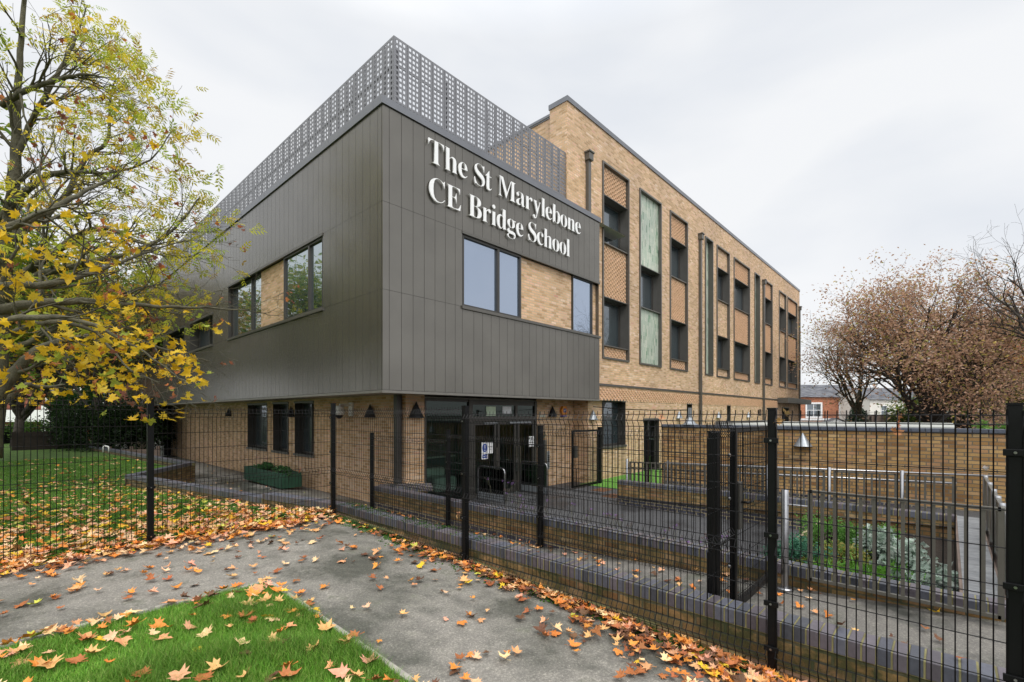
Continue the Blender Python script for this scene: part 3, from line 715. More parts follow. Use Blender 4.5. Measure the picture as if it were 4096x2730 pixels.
# the room behind the glass
room = MB(); room.box(3.0,9.7,13.0,13.1,-.5,2.2); room.box(2.99,3.0,8.7,13,-.5,2.2); room.box(9.7,9.75,8.7,13,-.5,2.2)
part('lobby_wall', room, mat('lobby_green_wall', (.34,.48,.38), .7))
room = MB(); room.box(3.0,9.7,8.62,13,-.55,-.50); part('lobby_floor', room, mat('lobby_floor', (.10,.12,.11), .4))
room = MB(); room.box(3.0,9.7,8.65,13,2.2,2.24); part('lobby_ceiling', room, mat('lobby_ceiling', (.35,.35,.33), .8))

# ------------------------------------------------------------------ signs and fittings on the porch
def text_mesh(s, size, m, name, parent, origin, ax, az, serif=False, ext=.002, width=None):
    me = glyph(s, size, ext, 0, serif); xs = [v.co.x for v in me.vertices]; ys = [v.co.y for v in me.vertices]
    cxm, cym = (min(xs)+max(xs))/2, (min(ys)+max(ys))/2; sx = 1 if not width else width/(max(xs)-min(xs)); ny = Vector(ax).cross(Vector(az))
    wl = world_loc(parent) if parent else Vector((0,0,0))
    for v in me.vertices: v.co = Vector(origin)+Vector(ax)*(v.co.x-cxm)*sx+Vector(az)*(v.co.y-cym)+ny*v.co.z-wl
    me.materials.clear(); me.materials.append(m); o = bpy.data.objects.new(name, me); COL.objects.link(o)
    if parent: o.parent = parent
    return o
M_BLUEINK = mat('blue_ink', (.02,.06,.30), .5); M_BLACKINK = mat('black_ink', (.02,.02,.03), .5); M_SAGE = mat('sage_letter_enamel', (.20,.21,.14), .4)
M_PAPER = mat('paper', (.75,.78,.80), .6); M_PAPERG = mat('green_paper', (.55,.68,.50), .6)
s = empty('door_sign', (5.62,YG-.02,.7), 'white door sticker with a blue exclamation mark on the left entrance door', 'sign')
b = MB(); b.box(5.42,5.86,YG-.012,YG-.006,.70,1.02); b.box(5.42,5.66,YG-.012,YG-.006,.55,.70); b.build('sheet', M_WHITE, s)
b = MB(); n = 24; b.poly([(5.54+.10*math.cos(2*PI*k/n), YG-.014, .865+.12*math.sin(2*PI*k/n)) for k in range(n)][::-1][::-1]); b.quad((5.44,YG-.014,.58),(5.64,YG-.014,.58),(5.64,YG-.014,.68),(5.44,YG-.014,.68)); b.build('blue_disc', M_BLUEINK, s)
text_mesh('!', .24, M_WHITE, 'exclamation_mark', s, (5.54,YG-.017,.865), (1,0,0), (0,0,1))
text_mesh('Automatic', .055, M_BLACKINK, 'lettering', s, (5.755,YG-.014,.89), (1,0,0), (0,0,1), width=.17)
text_mesh('door', .055, M_BLACKINK, 'lettering', s, (5.755,YG-.014,.82), (1,0,0), (0,0,1))
text_mesh('Keep clear', .06, M_WHITE, 'lettering', s, (5.54,YG-.017,.63), (1,0,0), (0,0,1), width=.17)
s = empty('door_sign', (7.5,YG-.02,.8), 'small white notice high on the right entrance door', 'sign')
b = MB(); b.box(7.40,7.66,YG-.012,YG-.006,.80,1.12); b.build('sheet', M_WHITE, s)
for q, (w_, z) in enumerate((('AUTOMATIC',1.07),('DOOR',1.005),('PUSH BUTTON',.93),('TO OPEN',.865))): text_mesh(w_, .05, M_BLACKINK, 'lettering', s, (7.53,YG-.014,z), (1,0,0), (0,0,1), width=.19 if len(w_) > 5 else .12)
b = MB(); b.box(5.62,6.0,YG+.015,YG+.02,1.76,2.02); tag(b.build('paper_notice', M_PAPERG), 'pale green paper taped inside the glass above the left door', 'notice', 'papers taped above the doors')
b = MB(); b.box(6.28,6.66,YG+.015,YG+.02,1.82,2.03); tag(b.build('paper_notice', M_PAPER), 'pale blue paper taped inside the glass above the middle door', 'notice', 'papers taped above the doors')
# sage letters running up the porch pier
sg = empty('pier_lettering', (8.05,YG-.02,.7), 'sage green letters set sideways up the brick pier beside the porch', 'sign')
zz = -.33
for c in 'nnraneT':
    if c == 'e': zz += .12
    me = glyph(c, .42, .02, 0, True); xs = [v.co.x for v in me.vertices]; w_ = max(xs)-min(xs); lo = min(xs)
    for v in me.vertices: v.co = Vector((8.20-v.co.y, YG-.03+v.co.z, zz+v.co.x-lo))-sg.location
    if c == 'T': zz += .1
    me.materials.clear(); me.materials.append(M_SAGE if c != 'T' else mat('pale_letter_enamel', (.42,.42,.34), .4)); o = bpy.data.objects.new('letter', me); COL.objects.link(o); o.parent = sg
    zz += w_+.05
    if c == 'e': zz = 1.62

def cone_lamp(name, x, y, z, nx, ny, m, h=.36, r=.19, label='', group='cone shaped wall lamps'):
    """half-cone up-and-down light fixed to a wall; (nx, ny) is the outward normal"""
    root = empty(name, (x,y,z), label, 'wall lamp', group); b = MB(); n = 14; tx, ty = -ny, nx
    top = (x+nx*.05,y+ny*.05,z+h)
    ring = [(x+tx*r*math.cos(PI*k/n)+nx*(r*math.sin(PI*k/n)+.01), y+ty*r*math.cos(PI*k/n)+ny*(r*math.sin(PI*k/n)+.01), z) for k in range(n+1)]
    for k in range(n): b.poly([ring[k], ring[k+1], top])
    b.poly([ring[0], (x-nx*-.002,y,z+h*.5), top]); 
    b.build('lamp_shade', m, root, smooth=True)
    b = MB(); b.poly([(p[0]*.94+x*.06,p[1]*.94+y*.06,z+.012) for p in ring]); b.build('diffuser', M_GALV, root)
    b = MB(); b.box(x-.05,x+.05,y-.05,y+.05,z+.03,z+h*.55); b.build('back_box', M_BLACK, root)
    return root
M_CONE = mat('dark_cone_metal', (.03,.03,.032), .4, metal=.5)
M_CONEL = mat('silver_cone_metal', (.26,.28,.30), .45, metal=.5)
cone_lamp('wall_lamp', XW-.01, 10.1, 1.72, -1, 0, M_CONE, label='dark cone lamp on the side wall next to the white camera')
cone_lamp('wall_lamp', XW-.01, 15.0, 1.72, -1, 0, M_CONE, label='dark cone lamp on the side wall between two tall windows')
cone_lamp('wall_lamp', XW-.01, 21.2, 1.72, -1, 0, M_CONE, label='dark cone lamp on the side wall beyond the furthest tall window')
cone_lamp('wall_lamp', 3.2, YG-.01, 1.72, 0, -1, M_CONE, h=.4, r=.2, label='dark cone lamp on the narrow pier left of the entrance glass')
cone_lamp('wall_lamp', 8.55, YG-.01, 1.72, 0, -1, M_CONE, h=.36, r=.19, label='dark cone lamp on the porch pier beside the orange alarm box')
cone_lamp('wall_lamp', 9.21, 1.62, 1.05, -1, 0, M_GALV, h=.32, r=.20, label='big grey cone lamp on the tall yellow garden wall')
for x, l in ((10.0,'pale cone lamp at the corner of the long brick front'),(16.95,'pale cone lamp left of the first dark slot window'),(21.9,'pale cone lamp left of the second dark slot window'),(26.9,'pale cone lamp near the louvred vent'),(31.6,'pale cone lamp beyond the third downpipe')):
    cone_lamp('wall_lamp', x, YB-.01, 1.62, 0, -1, M_CONEL, h=.34, r=.2, label=l)
s = empty('security_camera', (XW-.1,11.3,1.95), 'white dome security camera on a bracket under the clad box', 'camera')
b = MB(); b.box(XW-.04,XW-.002,11.05,11.25,1.75,2.12); b.bar((XW-.02,11.15,2.05),(XW-.35,11.15,2.05),.07); b.build('bracket', M_WHITE, s)
b = MB(); b.lathe((XW-.36,11.15,1.78), [(0,.25),(.12,.25),(.14,.15),(.14,.05),(.12,.0),(0,0)]); b.build('housing', M_WHITE, s, smooth=True)
b = MB(); b.lathe((XW-.36,11.15,1.68), [(.10,.10),(.08,.04),(.04,.005),(0,0)]); b.build('dome', M_BLACK, s, smooth=True)
s = empty('alarm_box', (9.15,YG,1.75), 'orange and blue hexagonal alarm box on the porch pier', 'alarm box')
M_ORANGE = mat('orange_plastic', (.75,.27,.02), .4); b = MB(); hx_ = [(-.10,-.09),(-.16,.06),(-.08,.22),(.10,.22),(.16,.06),(.10,-.09)]
b.poly([(9.15+a,YG-.1,1.85+c) for a,c in hx_]); 
for k in range(6):
    a, c = hx_[k], hx_[(k+1)%6]; b.quad((9.15+a[0],YG-.1,1.85+a[1]),(9.15+a[0],YG,1.85+a[1]),(9.15+c[0],YG,1.85+c[1]),(9.15+c[0],YG-.1,1.85+c[1]))
b.build('cover', M_ORANGE, s)
b = MB(); b.box(9.04,9.26,YG-.104,YG-.002,1.72,1.765); b.box(9.08,9.24,YG-.105,YG-.101,1.86,1.99); b.build('blue_panel', M_BLUEINK, s)
text_mesh('ADT', .095, M_WHITE, 'lettering', s, (9.16,YG-.108,1.925), (1,0,0), (0,0,1), width=.14)
def hoop(x, label):
    s = empty('door_guard', (x,8.0,-.52), label, 'guard rail', 'tubular guard rails at the entrance doors')
    y0, y1, z0, z1 = 8.5, 7.5, -.52, .40; r = .12; pts = [(x,y0,z0),(x,y0,z1-r)]
    pts += [(x,y0-r+r*math.cos(a),z1-r+r*math.sin(a)) for a in (PI/6,PI/3,PI/2)]
    pts += [(x,y1+r+r*math.cos(a),z1-r+r*math.sin(a)) for a in (PI/2,PI*2/3,PI*5/6,PI)]
    pts += [(x,y1,z0)]
    b = MB(); b.tube(pts, .021, 10); b.build('hoop', M_STEEL, s, smooth=True)
    b = MB(); b.box(x-.006,x+.006,7.54,8.46,-.28,.36); b.build('glass_infill', M_CLEAR, s)
    b = MB(); b.box(x-.02,x+.02,7.52,8.48,-.46,-.30); b.build('kick_plate', M_GALV, s)
hoop(5.2,'stainless guard hoop with a glass infill left of the open doors'); hoop(6.95,'stainless guard hoop with a glass infill right of the doors by the intercom')
s = empty('intercom_post', (7.15,7.75,-.52), 'stainless post with a keypad beside the entrance doors', 'intercom')
b = MB(); b.box(7.10,7.20,7.70,7.80,-.52,1.05); b.build('post', M_STEEL, s, bevel=.004)
b = MB(); b.box(7.20,7.32,7.69,7.78,.20,.72); b.build('keypad', M_GALV, s, bevel=.006)
b = MB()
for r_ in range(4):
    for c_ in range(3): b.box(7.215+c_*.03,7.235+c_*.03,7.684,7.69,.42+r_*.05,.45+r_*.05)
b.build('button', M_BLACK, s)
s = empty('reception_sofa', (4.35,9.2,-.5), 'white rounded seat seen through the entrance glass', 'sofa'); b = MB(); b.box(4.12,4.9,9.0,9.6,-.28,.12); b.build('seat', M_WHITE, s, bevel=.08); b = MB(); b.box(4.12,4.9,9.5,9.75,-.28,.32); b.build('backrest', M_WHITE, s, bevel=.08)
b = MB(); [b.box(x,x+.05,y,y+.05,-.5,-.28) for x in (4.2,4.8) for y in (9.05,9.6)]; b.build('leg', M_STEEL, s)
s = empty('reception_desk', (3.9,11,-.5), 'teal reception desk behind the entrance glass', 'desk'); b = MB(); b.box(3.3,6.2,10.8,11.3,-.5,.45); b.build('front_panel', mat('teal_panel', (.03,.13,.13), .5), s); b = MB(); b.box(3.2,6.3,10.7,11.4,.45,.5); b.build('desk_top', M_WHITE, s)

# overhead cable and pole by the garden wall
s = empty('cable_pole', (9.3,4.1,1.5), 'short grey pole on the wall top holding a black cable', 'pole')
q = cw(2702,1650,0); py = 4.35
b = MB(); b.bar((9.3,py,1.5),(9.3,py,1.98),.07); b.build('pole', M_GALV, s); b = MB(); b.lathe((9.3,py,1.515), [(.22,0),(.16,.03),(.04,.2),(.0,.2)], 10); b.build('pole_foot', M_GALV, s)
b = MB(); pts = [Vector((9.95+(9.3-9.95)*k/12, 7.9+(py-7.9)*k/12, 2.06-.14*k/12-.05*math.sin(PI*k/12))) for k in range(13)]; b.tube(pts,.014,6); b.build('cable', M_BLACK, s)
# ------------------------------------------------------------------ welded mesh fences
LEV = [(.03,0),(.08,1),(.13,0),(.33,0),(.53,0),(.73,0),(.93,0),(.98,1),(1.03,0),(1.23,0),(1.43,0),(1.63,0),(1.68,1),(1.73,0)]
def mesh_panel(parent, p0, p1, zt, side=1, h=1.78, name='mesh_panel', lev=LEV, fold=.032, step=.05, w=.0060):
    p0 = Vector((*p0,0)); p1 = Vector((*p1,0)); d = p1-p0; L = d.length; e = d/L; nn = Vector((-e.y,e.x,0))*side
    lv = [l for l in lev if l[0] < h]; b = MB(); n = max(2, int(round(L/step)))
    off = lambda k: nn*(fold if k else 0)
    for i in range(n+1):
        base = p0+e*(L*i/n)
        pts = [base+Vector((0,0,zt))]
        for z, k in lv: pts.append(base+off(k)+Vector((0,0,zt-z)))
        pts.append(base+Vector((0,0,zt-h)))
        # merge straight runs
        r = [pts[0]]
        for q in range(1, len(pts)-1):
            a = (pts[q]-r[-1]).normalized(); c = (pts[q+1]-pts[q]).normalized()
            if a.dot(c) < .9999: r.append(pts[q])
        r.append(pts[-1]); b.tube(r, w*.55, 4, cap=False)
    for z, k in lv: 
        q = off(k)-nn*w*.8+Vector((0,0,zt-z)); b.tube([p0+q, p1+q], w*.52, 4, cap=False)
    return b.build(name, M_WIRE, parent)
def post(parent, x, y, z0, z1, w=.06, w2=None, clamps=(), cs=(-1,0), name='fence_post'):
    w2 = w2 or w; b = MB(); b.box(x-w/2,x+w/2,y-w2/2,y+w2/2,z0,z1-.012); p = b.build(name, M_BLACK, parent, bevel=.005)
    b = MB(); b.box(x-w/2-.003,x+w/2+.003,y-w2/2-.003,y+w2/2+.003,z1-.012,z1); b.build('post_cap', M_BLACK, p)
    for z in clamps:
        c = MB(); cx, cy = x+cs[0]*(w/2+.008), y+cs[1]*(w2/2+.008)
        hx, hy = (.008,.045) if cs[0] else (.045,.008)
        c.box(cx-hx,cx+hx,cy-hy,cy+hy,z-.018,z+.018); c.build('clamp', M_BLACK, p, bevel=.003)
        c = MB(); q = Vector((cx+cs[0]*.009, cy+cs[1]*.009, z)); c.tube([q, q+Vector((cs[0]*.006, cs[1]*.006, 0))], .007, 8); c.build('bolt', M_STEEL, p)
    return p
F1 = empty('mesh_fence', (0,3,0), 'long black welded mesh fence with folded wires in front of the low brick wall', 'fence', 'black welded mesh fences')
for (ya, yb, zt) in ((-1.12,-.03,1.825),(.03,3.145,1.83),(3.205,6.31,1.885)): mesh_panel(F1, (-.035,ya),(-.035,yb), zt, side=1)
mesh_panel(F1, (-.035,-3.6),(-.035,-1.18), 1.82, side=1)
cl = (1.70,.95,.30)
post(F1, 0,-1.15,-.1,1.86,.06,.06,(1.60,.90,.42,.05)); post(F1, 0,-3.66,-.1,1.86); post(F1, 0,0,-.06,1.844,.052,.052,(1.62,.97,.50,.19))
post(F1, 0,3.175,.04,1.897,.06,.06,(1.72,1.12,.62,.2)); post(F1, 0,6.34,.15,1.978,.06,.06,(1.75,1.2,.7,.3))
F2 = empty('mesh_fence', (-2.4,6.34,.2), 'black welded mesh fence crossing between the leafy lawn and the path', 'fence', 'black welded mesh fences')
mesh_panel(F2, (-2.33,6.375),(-.035,6.375), 1.89, side=-1); post(F2, -2.36,6.34,.14,2.0,.065,.065,(1.7,.9,.3),(0,-1))
mesh_panel(F2, (-4.9,6.375),(-2.39,6.375), 1.985, side=-1); post(F2, -4.93,6.34,.14,2.0); mesh_panel(F2, (-7.5,6.375),(-4.96,6.375), 1.985, side=-1); post(F2, -7.53,6.34,.14,2.0)
F3 = empty('mesh_fence', (2.1,4,-.3), 'inner black welded mesh fence standing in the sloping path by the second low wall', 'fence', 'black welded mesh fences')
post(F3, 2.12,8.74,-.4,1.385,.07,.07); post(F3, 2.12,6.04,-.36,1.51,.07,.07,(1.3,.9,.3),(-1,0)); post(F3, 2.12,3.80,-.34,1.63,.075,.075,(1.3,.8,.2),(-1,0))
mesh_panel(F3,(2.085,6.08),(2.085,8.70),1.34); mesh_panel(F3,(2.085,3.85),(2.085,6.0),1.44); mesh_panel(F3,(2.085,1.25),(2.085,3.76),1.60)
# cross gate over the sloping path
G = empty('mesh_gate', (.45,.5,-.05), 'narrow black mesh side gate with a lever handle standing across the sloping path', 'gate')
mesh_panel(G,(.16,.5),(.73,.5),1.735,side=-1,h=1.6,step=.05,name='mesh_infill')
post(G,.47,.56,-.1,1.66,.078,.078,(),name='gate_post')
b = MB(); b.box(.74,2.08,.47,.52,.075,.125); b.box(.74,.79,.47,.52,.125,1.68); b.box(2.05,2.09,.47,.52,.125,1.68); b.box(.79,2.05,.47,.52,1.64,1.68); b.build('gate_frame', M_BLACK, G)
mesh_panel(G,(.80,.495),(2.04,.495),1.665,side=-1,h=1.56,step=.05,name='mesh_infill',lev=[(.03,0),(.15,0),(.35,0),(.55,0),(.75,0),(.95,0),(1.15,0),(1.35,0),(1.5,0)])
b = MB(); b.box(.80,.885,.455,.535,.78,1.20); lk = b.build('lock_case', M_FRAME, G, bevel=.005)
b = MB(); b.tube([(.85,.455,1.02),(.85,.40,1.02),(.97,.395,1.025)], .011, 8); b.build('gate_handle', M_BLACK, lk, smooth=True)
for z in (1.45,1.08,.5,.15):
    b = MB(); b.tube([(.60,.49,z),(.60,.47,z)], .014, 8); b.build('hinge_bolt', M_STEEL, G)
# open gate by the turf
G2 = empty('court_gate', (9.9,7.65,-.5), 'black mesh gate standing open beside the artificial turf', 'gate')
b = MB(); b.box(8.36,8.42,7.62,7.67,-.48,1.30); b.box(9.80,9.86,7.62,7.67,-.48,1.30); b.box(8.42,9.80,7.62,7.67,-.48,-.42); b.box(8.42,9.80,7.62,7.67,1.24,1.30); b.build('gate_frame', M_BLACK, G2)
mesh_panel(G2,(8.43,7.645),(9.79,7.645),1.23,side=-1,h=1.64,name='mesh_infill')
post(G2,9.95,7.65,-.5,1.38,.11,.11,name='gate_post')
b = MB(); b.box(8.43,8.58,7.58,7.7,.45,.82); b.build('lock_case', M_FRAME, G2); b = MB(); b.tube([(8.5,7.58,.1),(8.5,7.56,-.45)], .012, 6); b.tube([(8.5,7.57,.1),(8.62,7.57,.12)], .012, 6); b.build('drop_bolt', M_BLACK, G2)
G3 = empty('turf_gate_post', (7.75,4.85,-.5), 'single thick black gate post behind the third low wall against the turf', 'post'); post(G3,7.75,4.85,-.5,1.39,.09,.09,name='post_shaft')

# ------------------------------------------------------------------ railings
def baluster_panel(parent, x, y0, y1, z0, z1, nb, axis='y', slope=0, w=.04):
    b = MB(); P = (lambda a, z: (x, a, z)) if axis == 'y' else (lambda a, z: (a, x, z))
    s = lambda a: slope*(a-y0)
    b.bar(P(y0,z1),P(y1,z1+s(y1)),w,.03); b.bar(P(y0,z0),P(y1,z0+s(y1)),w,.03)
    b.bar(P(y0,z0-.015),P(y0,z1+.015),w,w); b.bar(P(y1,z0-.015+s(y1)),P(y1,z1+.015+s(y1)),w,w)
    for k in range(1, nb):
        a = y0+(y1-y0)*k/nb; b.bar(P(a,z0+s(a)+.015),P(a,z1+s(a)-.015),.028,.028)
    return b.build('baluster_panel', M_RAIL, parent)
def steel_post(parent, x, y, z0, z1, r=.036, flange=True):
    b = MB(); b.lathe((x,y,0), [(r,z0),(r,z1-.004),(r-.004,z1),(0,z1)], 20); p = b.build('railing_post', M_STEEL, parent, smooth=False)
    for f in p.data.polygons: f.use_smooth = abs(f.normal.z) < .5
    if flange: b = MB(); b.lathe((x,y,z0), [(.085,0),(.085,.02),(.075,.03),(r,.034)], 24); b.build('base_flange', M_STEEL, p, smooth=False)
    return p
R1 = empty('steel_railing', (2.07,-.5,0), 'near grey baluster railing with a round stainless post on the sloping path', 'railing', 'railings with stainless posts')
baluster_panel(R1, 2.08, .16, -1.22, .095, 1.0, 13); steel_post(R1, 2.07, .39, -.075, .995)
b = MB(); b.tube([(2.07,.36,.84),(2.08,.17,.84)], .009, 8); b.tube([(2.07,.36,.2),(2.08,.17,.2)], .009, 8); b.build('bracket', M_STEEL, R1)
R2 = empty('steel_railing', (7.6,2,0), 'long grey baluster railing along the ramp behind the third low wall', 'railing', 'railings with stainless posts')
zr = lambda y: .594+.026*(5.33-y)
py_ = [5.33,3.63,2.0,.98,-.27]
py_ = [5.33, 4.05, 2.75, 1.55, .64, -.30]
R2P = [cw(2508,1841,12.47).y, cw(2672,1847,11.71).y, cw(3317,1877,9.43).y, cw(3608,1890,8.67).y]
ys_ = [R2P[0], R2P[1], (R2P[1]*2+R2P[2])/3, (R2P[1]+2*R2P[2])/3, R2P[2], R2P[3]]
for y in ys_: steel_post(R2, 7.6, y, -.35+.03*(5.3-y), zr(y)+.03, .033, False)
for a, c in zip(ys_, ys_[1:]+[-1.0]):
    if c == -1.0: a0, a1 = a-.07, -.96
    else: a0, a1 = a-.09, c+.09
    baluster_panel(R2, 7.6, a0, a1, -.30+.03*(5.3-a0), zr(a0)-.05, max(3, int(abs(a1-a0)/.11)), slope=-.026)
b = MB(); b.tube([(7.72,5.35,.38+.0),(7.72,-1.0,.38+.0335*6.3)], .021, 10); b.build('handrail', M_STEEL, R2, smooth=True)
b = MB(); y0 = 5.02; b.tube([(9.08,y0+.0,.30),(9.08,y0+.02,.38),(9.08,y0-.03,.425),(9.08,y0-.10,.434),(9.08,-2.5,.434+.0315*7.5)], .021, 10)
for k in range(7): yy = 4.8-k*1.1; b.tube([(9.19,yy,.36+.0315*(5-yy)),(9.08,yy,.36+.0315*(5-yy)),(9.08,yy,.42+.0315*(5-yy))], .008, 6)
tag(b.build('wall_handrail', M_STEEL, None, smooth=True), 'round stainless handrail fixed along the tall garden wall', 'handrail')
R3 = empty('steel_railing', (5,-1.3,.1), 'grey railing with a row of stainless posts along the narrow slatted deck', 'railing', 'railings with stainless posts')
xs_ = [7.3,6.25,5.4,4.7,4.05,3.3,2.6]
for x in xs_: steel_post(R3, x, -1.34, -.1, .80+.0*(7.3-x), .034, False)
for a, c in zip(xs_, xs_[1:]): baluster_panel(R3, -1.34, a-.06, c+.06, .12, .76, 8, axis='x')
D = empty('slatted_deck', (5,-1.15,.05), 'narrow grey slatted timber deck between the planting bed and the railing', 'deck')
b = MB(); x = 2.42; rD = random.Random(4)
while x < 7.3:
    g = rD.uniform(.85,1.15); b.col((.24*g,.245*g,.25*g)); b.box(x,x+.052,-1.27,-1.0,.06,.09); x += .058
b.build('deck_board', mat('grey_deck_timber', rough=.7, attr=True, noise=(12,.2)), D)
b = MB(); b.box(2.42,7.3,-1.0,-.975,-.45,.085); b.box(2.42,7.3,-1.29,-1.27,-.45,.085); b.build('side_board', M_TIMBER, D)
b = MB(); b.box(2.42,7.3,-1.27,-1.0,-.5,.02); b.build('deck_joists', M_DARK, D)
# planting bed
sheet('planting_bed', [2.42,4,6,7.26], [-.98,0,.93], lambda x,y: -.33 if y < .9 else -.36, M_SOIL)
b = MB(); b.box(2.43,7.25,.93,.985,-.52,-.27); tag(b.build('timber_edging', mat('new_timber', (.42,.34,.22), .8, noise=(5,.2))), 'pale timber edging board between the planting bed and the court', 'edging')
# green planter box beside the side wall
P = empty('planter_box', (2.2,14.8,-.36), 'dark green wooden planter box with leafy plants beside the side wall', 'planter')
M_GREENP = mat('green_planter_paint', (.012,.055,.03), .5, noise=(5,.2)); b = MB()
b.box(1.92,1.96,13.3,16.4,-.36,.07); b.box(2.46,2.50,13.3,16.4,-.36,.07); b.box(1.96,2.46,13.3,13.34,-.36,.07); b.box(1.96,2.46,16.36,16.4,-.36,.07); b.build('box_side', M_GREENP, P)
b = MB(); b.box(1.96,2.46,13.34,16.36,-.3,.02); b.build('soil', M_SOIL, P)

# ------------------------------------------------------------------ leaves and plants as meshes
rng = np.random.default_rng(7)
MAPLE = np.array([(0,-.02),(.10,.02),(.32,-.16),(.30,.02),(.52,.10),(.36,.20),(.50,.44),(.30,.38),(.20,.46),(.16,.62),(0,.92),
                  (-.16,.62),(-.20,.46),(-.30,.38),(-.50,.44),(-.36,.20),(-.52,.10),(-.30,.02),(-.32,-.16),(-.10,.02)])
def maple_variant(seed, flat=.5):
    r = random.Random(seed); v = []; 
    cu, fo, tw = r.uniform(-.5,1.1)*flat*1.6, r.uniform(-.25,.9)*flat*1.6, r.uniform(-.3,.3)
    jit = [(r.uniform(-.04,.04), r.uniform(-.04,.04)) for _ in MAPLE]
    pts = [(x+a, y+c-.3) for (x,y),(a,c) in zip(MAPLE, jit)]
    pts.append((0,.05))
    for i, (x, y) in enumerate(pts):
        z = fo*abs(x)**1.3*1.2+cu*y*y*.9+tw*x*y+(0 if i == len(pts)-1 else r.uniform(-.03,.05))
        v.append((x, y, z))
    n = len(pts)-1; f = [(i, (i+1) % n, n) for i in range(n)]
    # stalk
    k = len(v); v += [(-.012,-.32,0),(.012,-.32,0),(.05,-.75,.10+.1*r.random()),(.03,-.75,.10)]; f.append((k,k+1,k+2,k+3))
    return np.array(v), f
LV = [maple_variant(s) for s in range(10)]
def scatter_mesh(name, items, m, variants, kind=None, **kw):
    """items: list of (variant, 3x3 matrix, position, colour)"""
    V = []; F = []; C = []; base = 0
    for vi, M, p, c in items:
        v, f = variants[vi]; V.append(v @ M.T+p)
        for q in f: F.append(tuple(i+base for i in q))
        C += [c]*len(f); base += len(v)
    me = bpy.data.meshes.new(name); me.from_pydata(np.concatenate(V).tolist(), [], F)
    at = me.attributes.new('col', 'FLOAT_COLOR', 'FACE'); dat = np.ones((len(F),4), dtype=np.float32); dat[:,:3] = np.array(C); at.data.foreach_set('color', dat.ravel())
    me.materials.append(m); o = bpy.data.objects.new(name, me); COL.objects.link(o); return tag(o, kind=kind, **kw)
def rotm(yaw, tilt, ta, s):
    cy, sy = math.cos(yaw), math.sin(yaw); R = np.array([[cy,-sy,0],[sy,cy,0],[0,0,1]])
    a = np.array([math.cos(ta), math.sin(ta), 0]); K = np.array([[0,-a[2],a[1]],[a[2],0,-a[0]],[-a[1],a[0],0]])
    T = np.eye(3)+math.sin(tilt)*K+(1-math.cos(tilt))*(K@K)
    return (T@R)*s
def in_view(p, mx=1.12):
    dx, dy = p[0]-CX, p[1]-CY; d = dx*.735+dy*.678
    if d < .6: return None
    t = (dx*.678-dy*.735)/d; yy = 1658-(p[2]-EYE)/d*1892
    return (t, yy, d) if abs(t) < mx and yy < 2900 else None
# colour groups for fallen leaves (name used in labels, linear albedo)
LC = [('orange', (.66,.24,.045)), ('tan', (.66,.36,.15)), ('pale', (.76,.50,.28)), ('rust brown', (.36,.12,.04)), ('dark brown', (.13,.06,.03)), ('yellow', (.74,.46,.03)), ('yellow green', (.46,.45,.07)), ('pinkish', (.66,.34,.20))]
def vary(c, r, a=.2): k = r.uniform(1-a, 1+a); return (min(.85,c[0]*k*r.uniform(.93,1.07)), min(.8,c[1]*k*r.uniform(.88,1.12)), min(.7,c[2]*k))
rl = random.Random(21)
leaves = []
def clump(x, y, s):      # smooth pseudo-noise 0..1
    return .5+.5*math.sin(x*s*1.7+math.sin(y*s*1.3+2)*1.6)*math.cos(y*s*1.9+math.sin(x*s*1.1)*1.7)
def try_leaf(x, y, zf, zone, size, w, lift=.0):
    z = zf(x, y); v = in_view((x,y,z))
    if v is None: return
    ci = rl.choices(range(8), w)[0]; s = size*rl.uniform(.45,1.15)
    leaves.append(dict(x=x,y=y,z=z+.012+lift+rl.random()*.02,c=ci,s=s,zone=zone,d=v[2],t=v[0]))
# near grass
for _ in range(3300):
    x = rl.uniform(-9,GX+.02); y = rl.uniform(-1.5,GY)
    e = min(1, math.exp(-(GX-x)*2.2)+math.exp(-(GY-y)*1.3)*1.1); pr = .12+.5*clump(x,y,1.6)**3+e*.85
    if x < -4: pr += .3
    if rl.random() < pr*.62: try_leaf(x,y,gpath,'grass',.115,(26,26,20,8,6,4,3,12),.03)
# path
for _ in range(5600):
    x = rl.uniform(-9,.0); y = rl.uniform(-1.5,6.34)
    if x < GX and y < GY: continue
    strip = math.exp(-(-x)*2.6)*(1.1 if y < 5.5 else .8)
    far = math.exp(-(6.34-y)*1.35)*(1.7 if x < -.6 else .6)
    left = max(0, min(.55, (-x-2.6)*.16)) if y > GY else 0
    kerb_ = math.exp(-abs(x-GX)*5)*.35 if y < GY else math.exp(-abs(y-GY)*4)*.35*(x < GX)
    near = .25 if (y < 1.6 and x > -1.6) else 0
    pr = .035+.30*clump(x,y,2.1)**4+strip+far+left+kerb_+near*clump(x+3,y,2.7)
    if rl.random() < pr*.60:
        w = (24,24,16,18,16,2,2,10)
        if x > -1.0 and y < 1.9: w = (12,12,8,22,34,2,3,8)
        try_leaf(x,y,gpath,'path',.105,w)
for _ in range(900):      # drift heaped along the foot of the near wall
    y = rl.triangular(-1.3,5.5,-.9); x = -.03-abs(rl.gauss(0,.24 if y < 1.5 else .10)); try_leaf(x,y,gpath,'path',.09,(20,14,8,26,28,3,3,8),.03*rl.random())
for _ in range(1000):
    x = -.1-rl.random()*7.5; y = 6.34-abs(rl.gauss(0,.22)); try_leaf(x,y,gpath,'path',.115,(36,22,18,12,4,4,1,10),.05*rl.random())
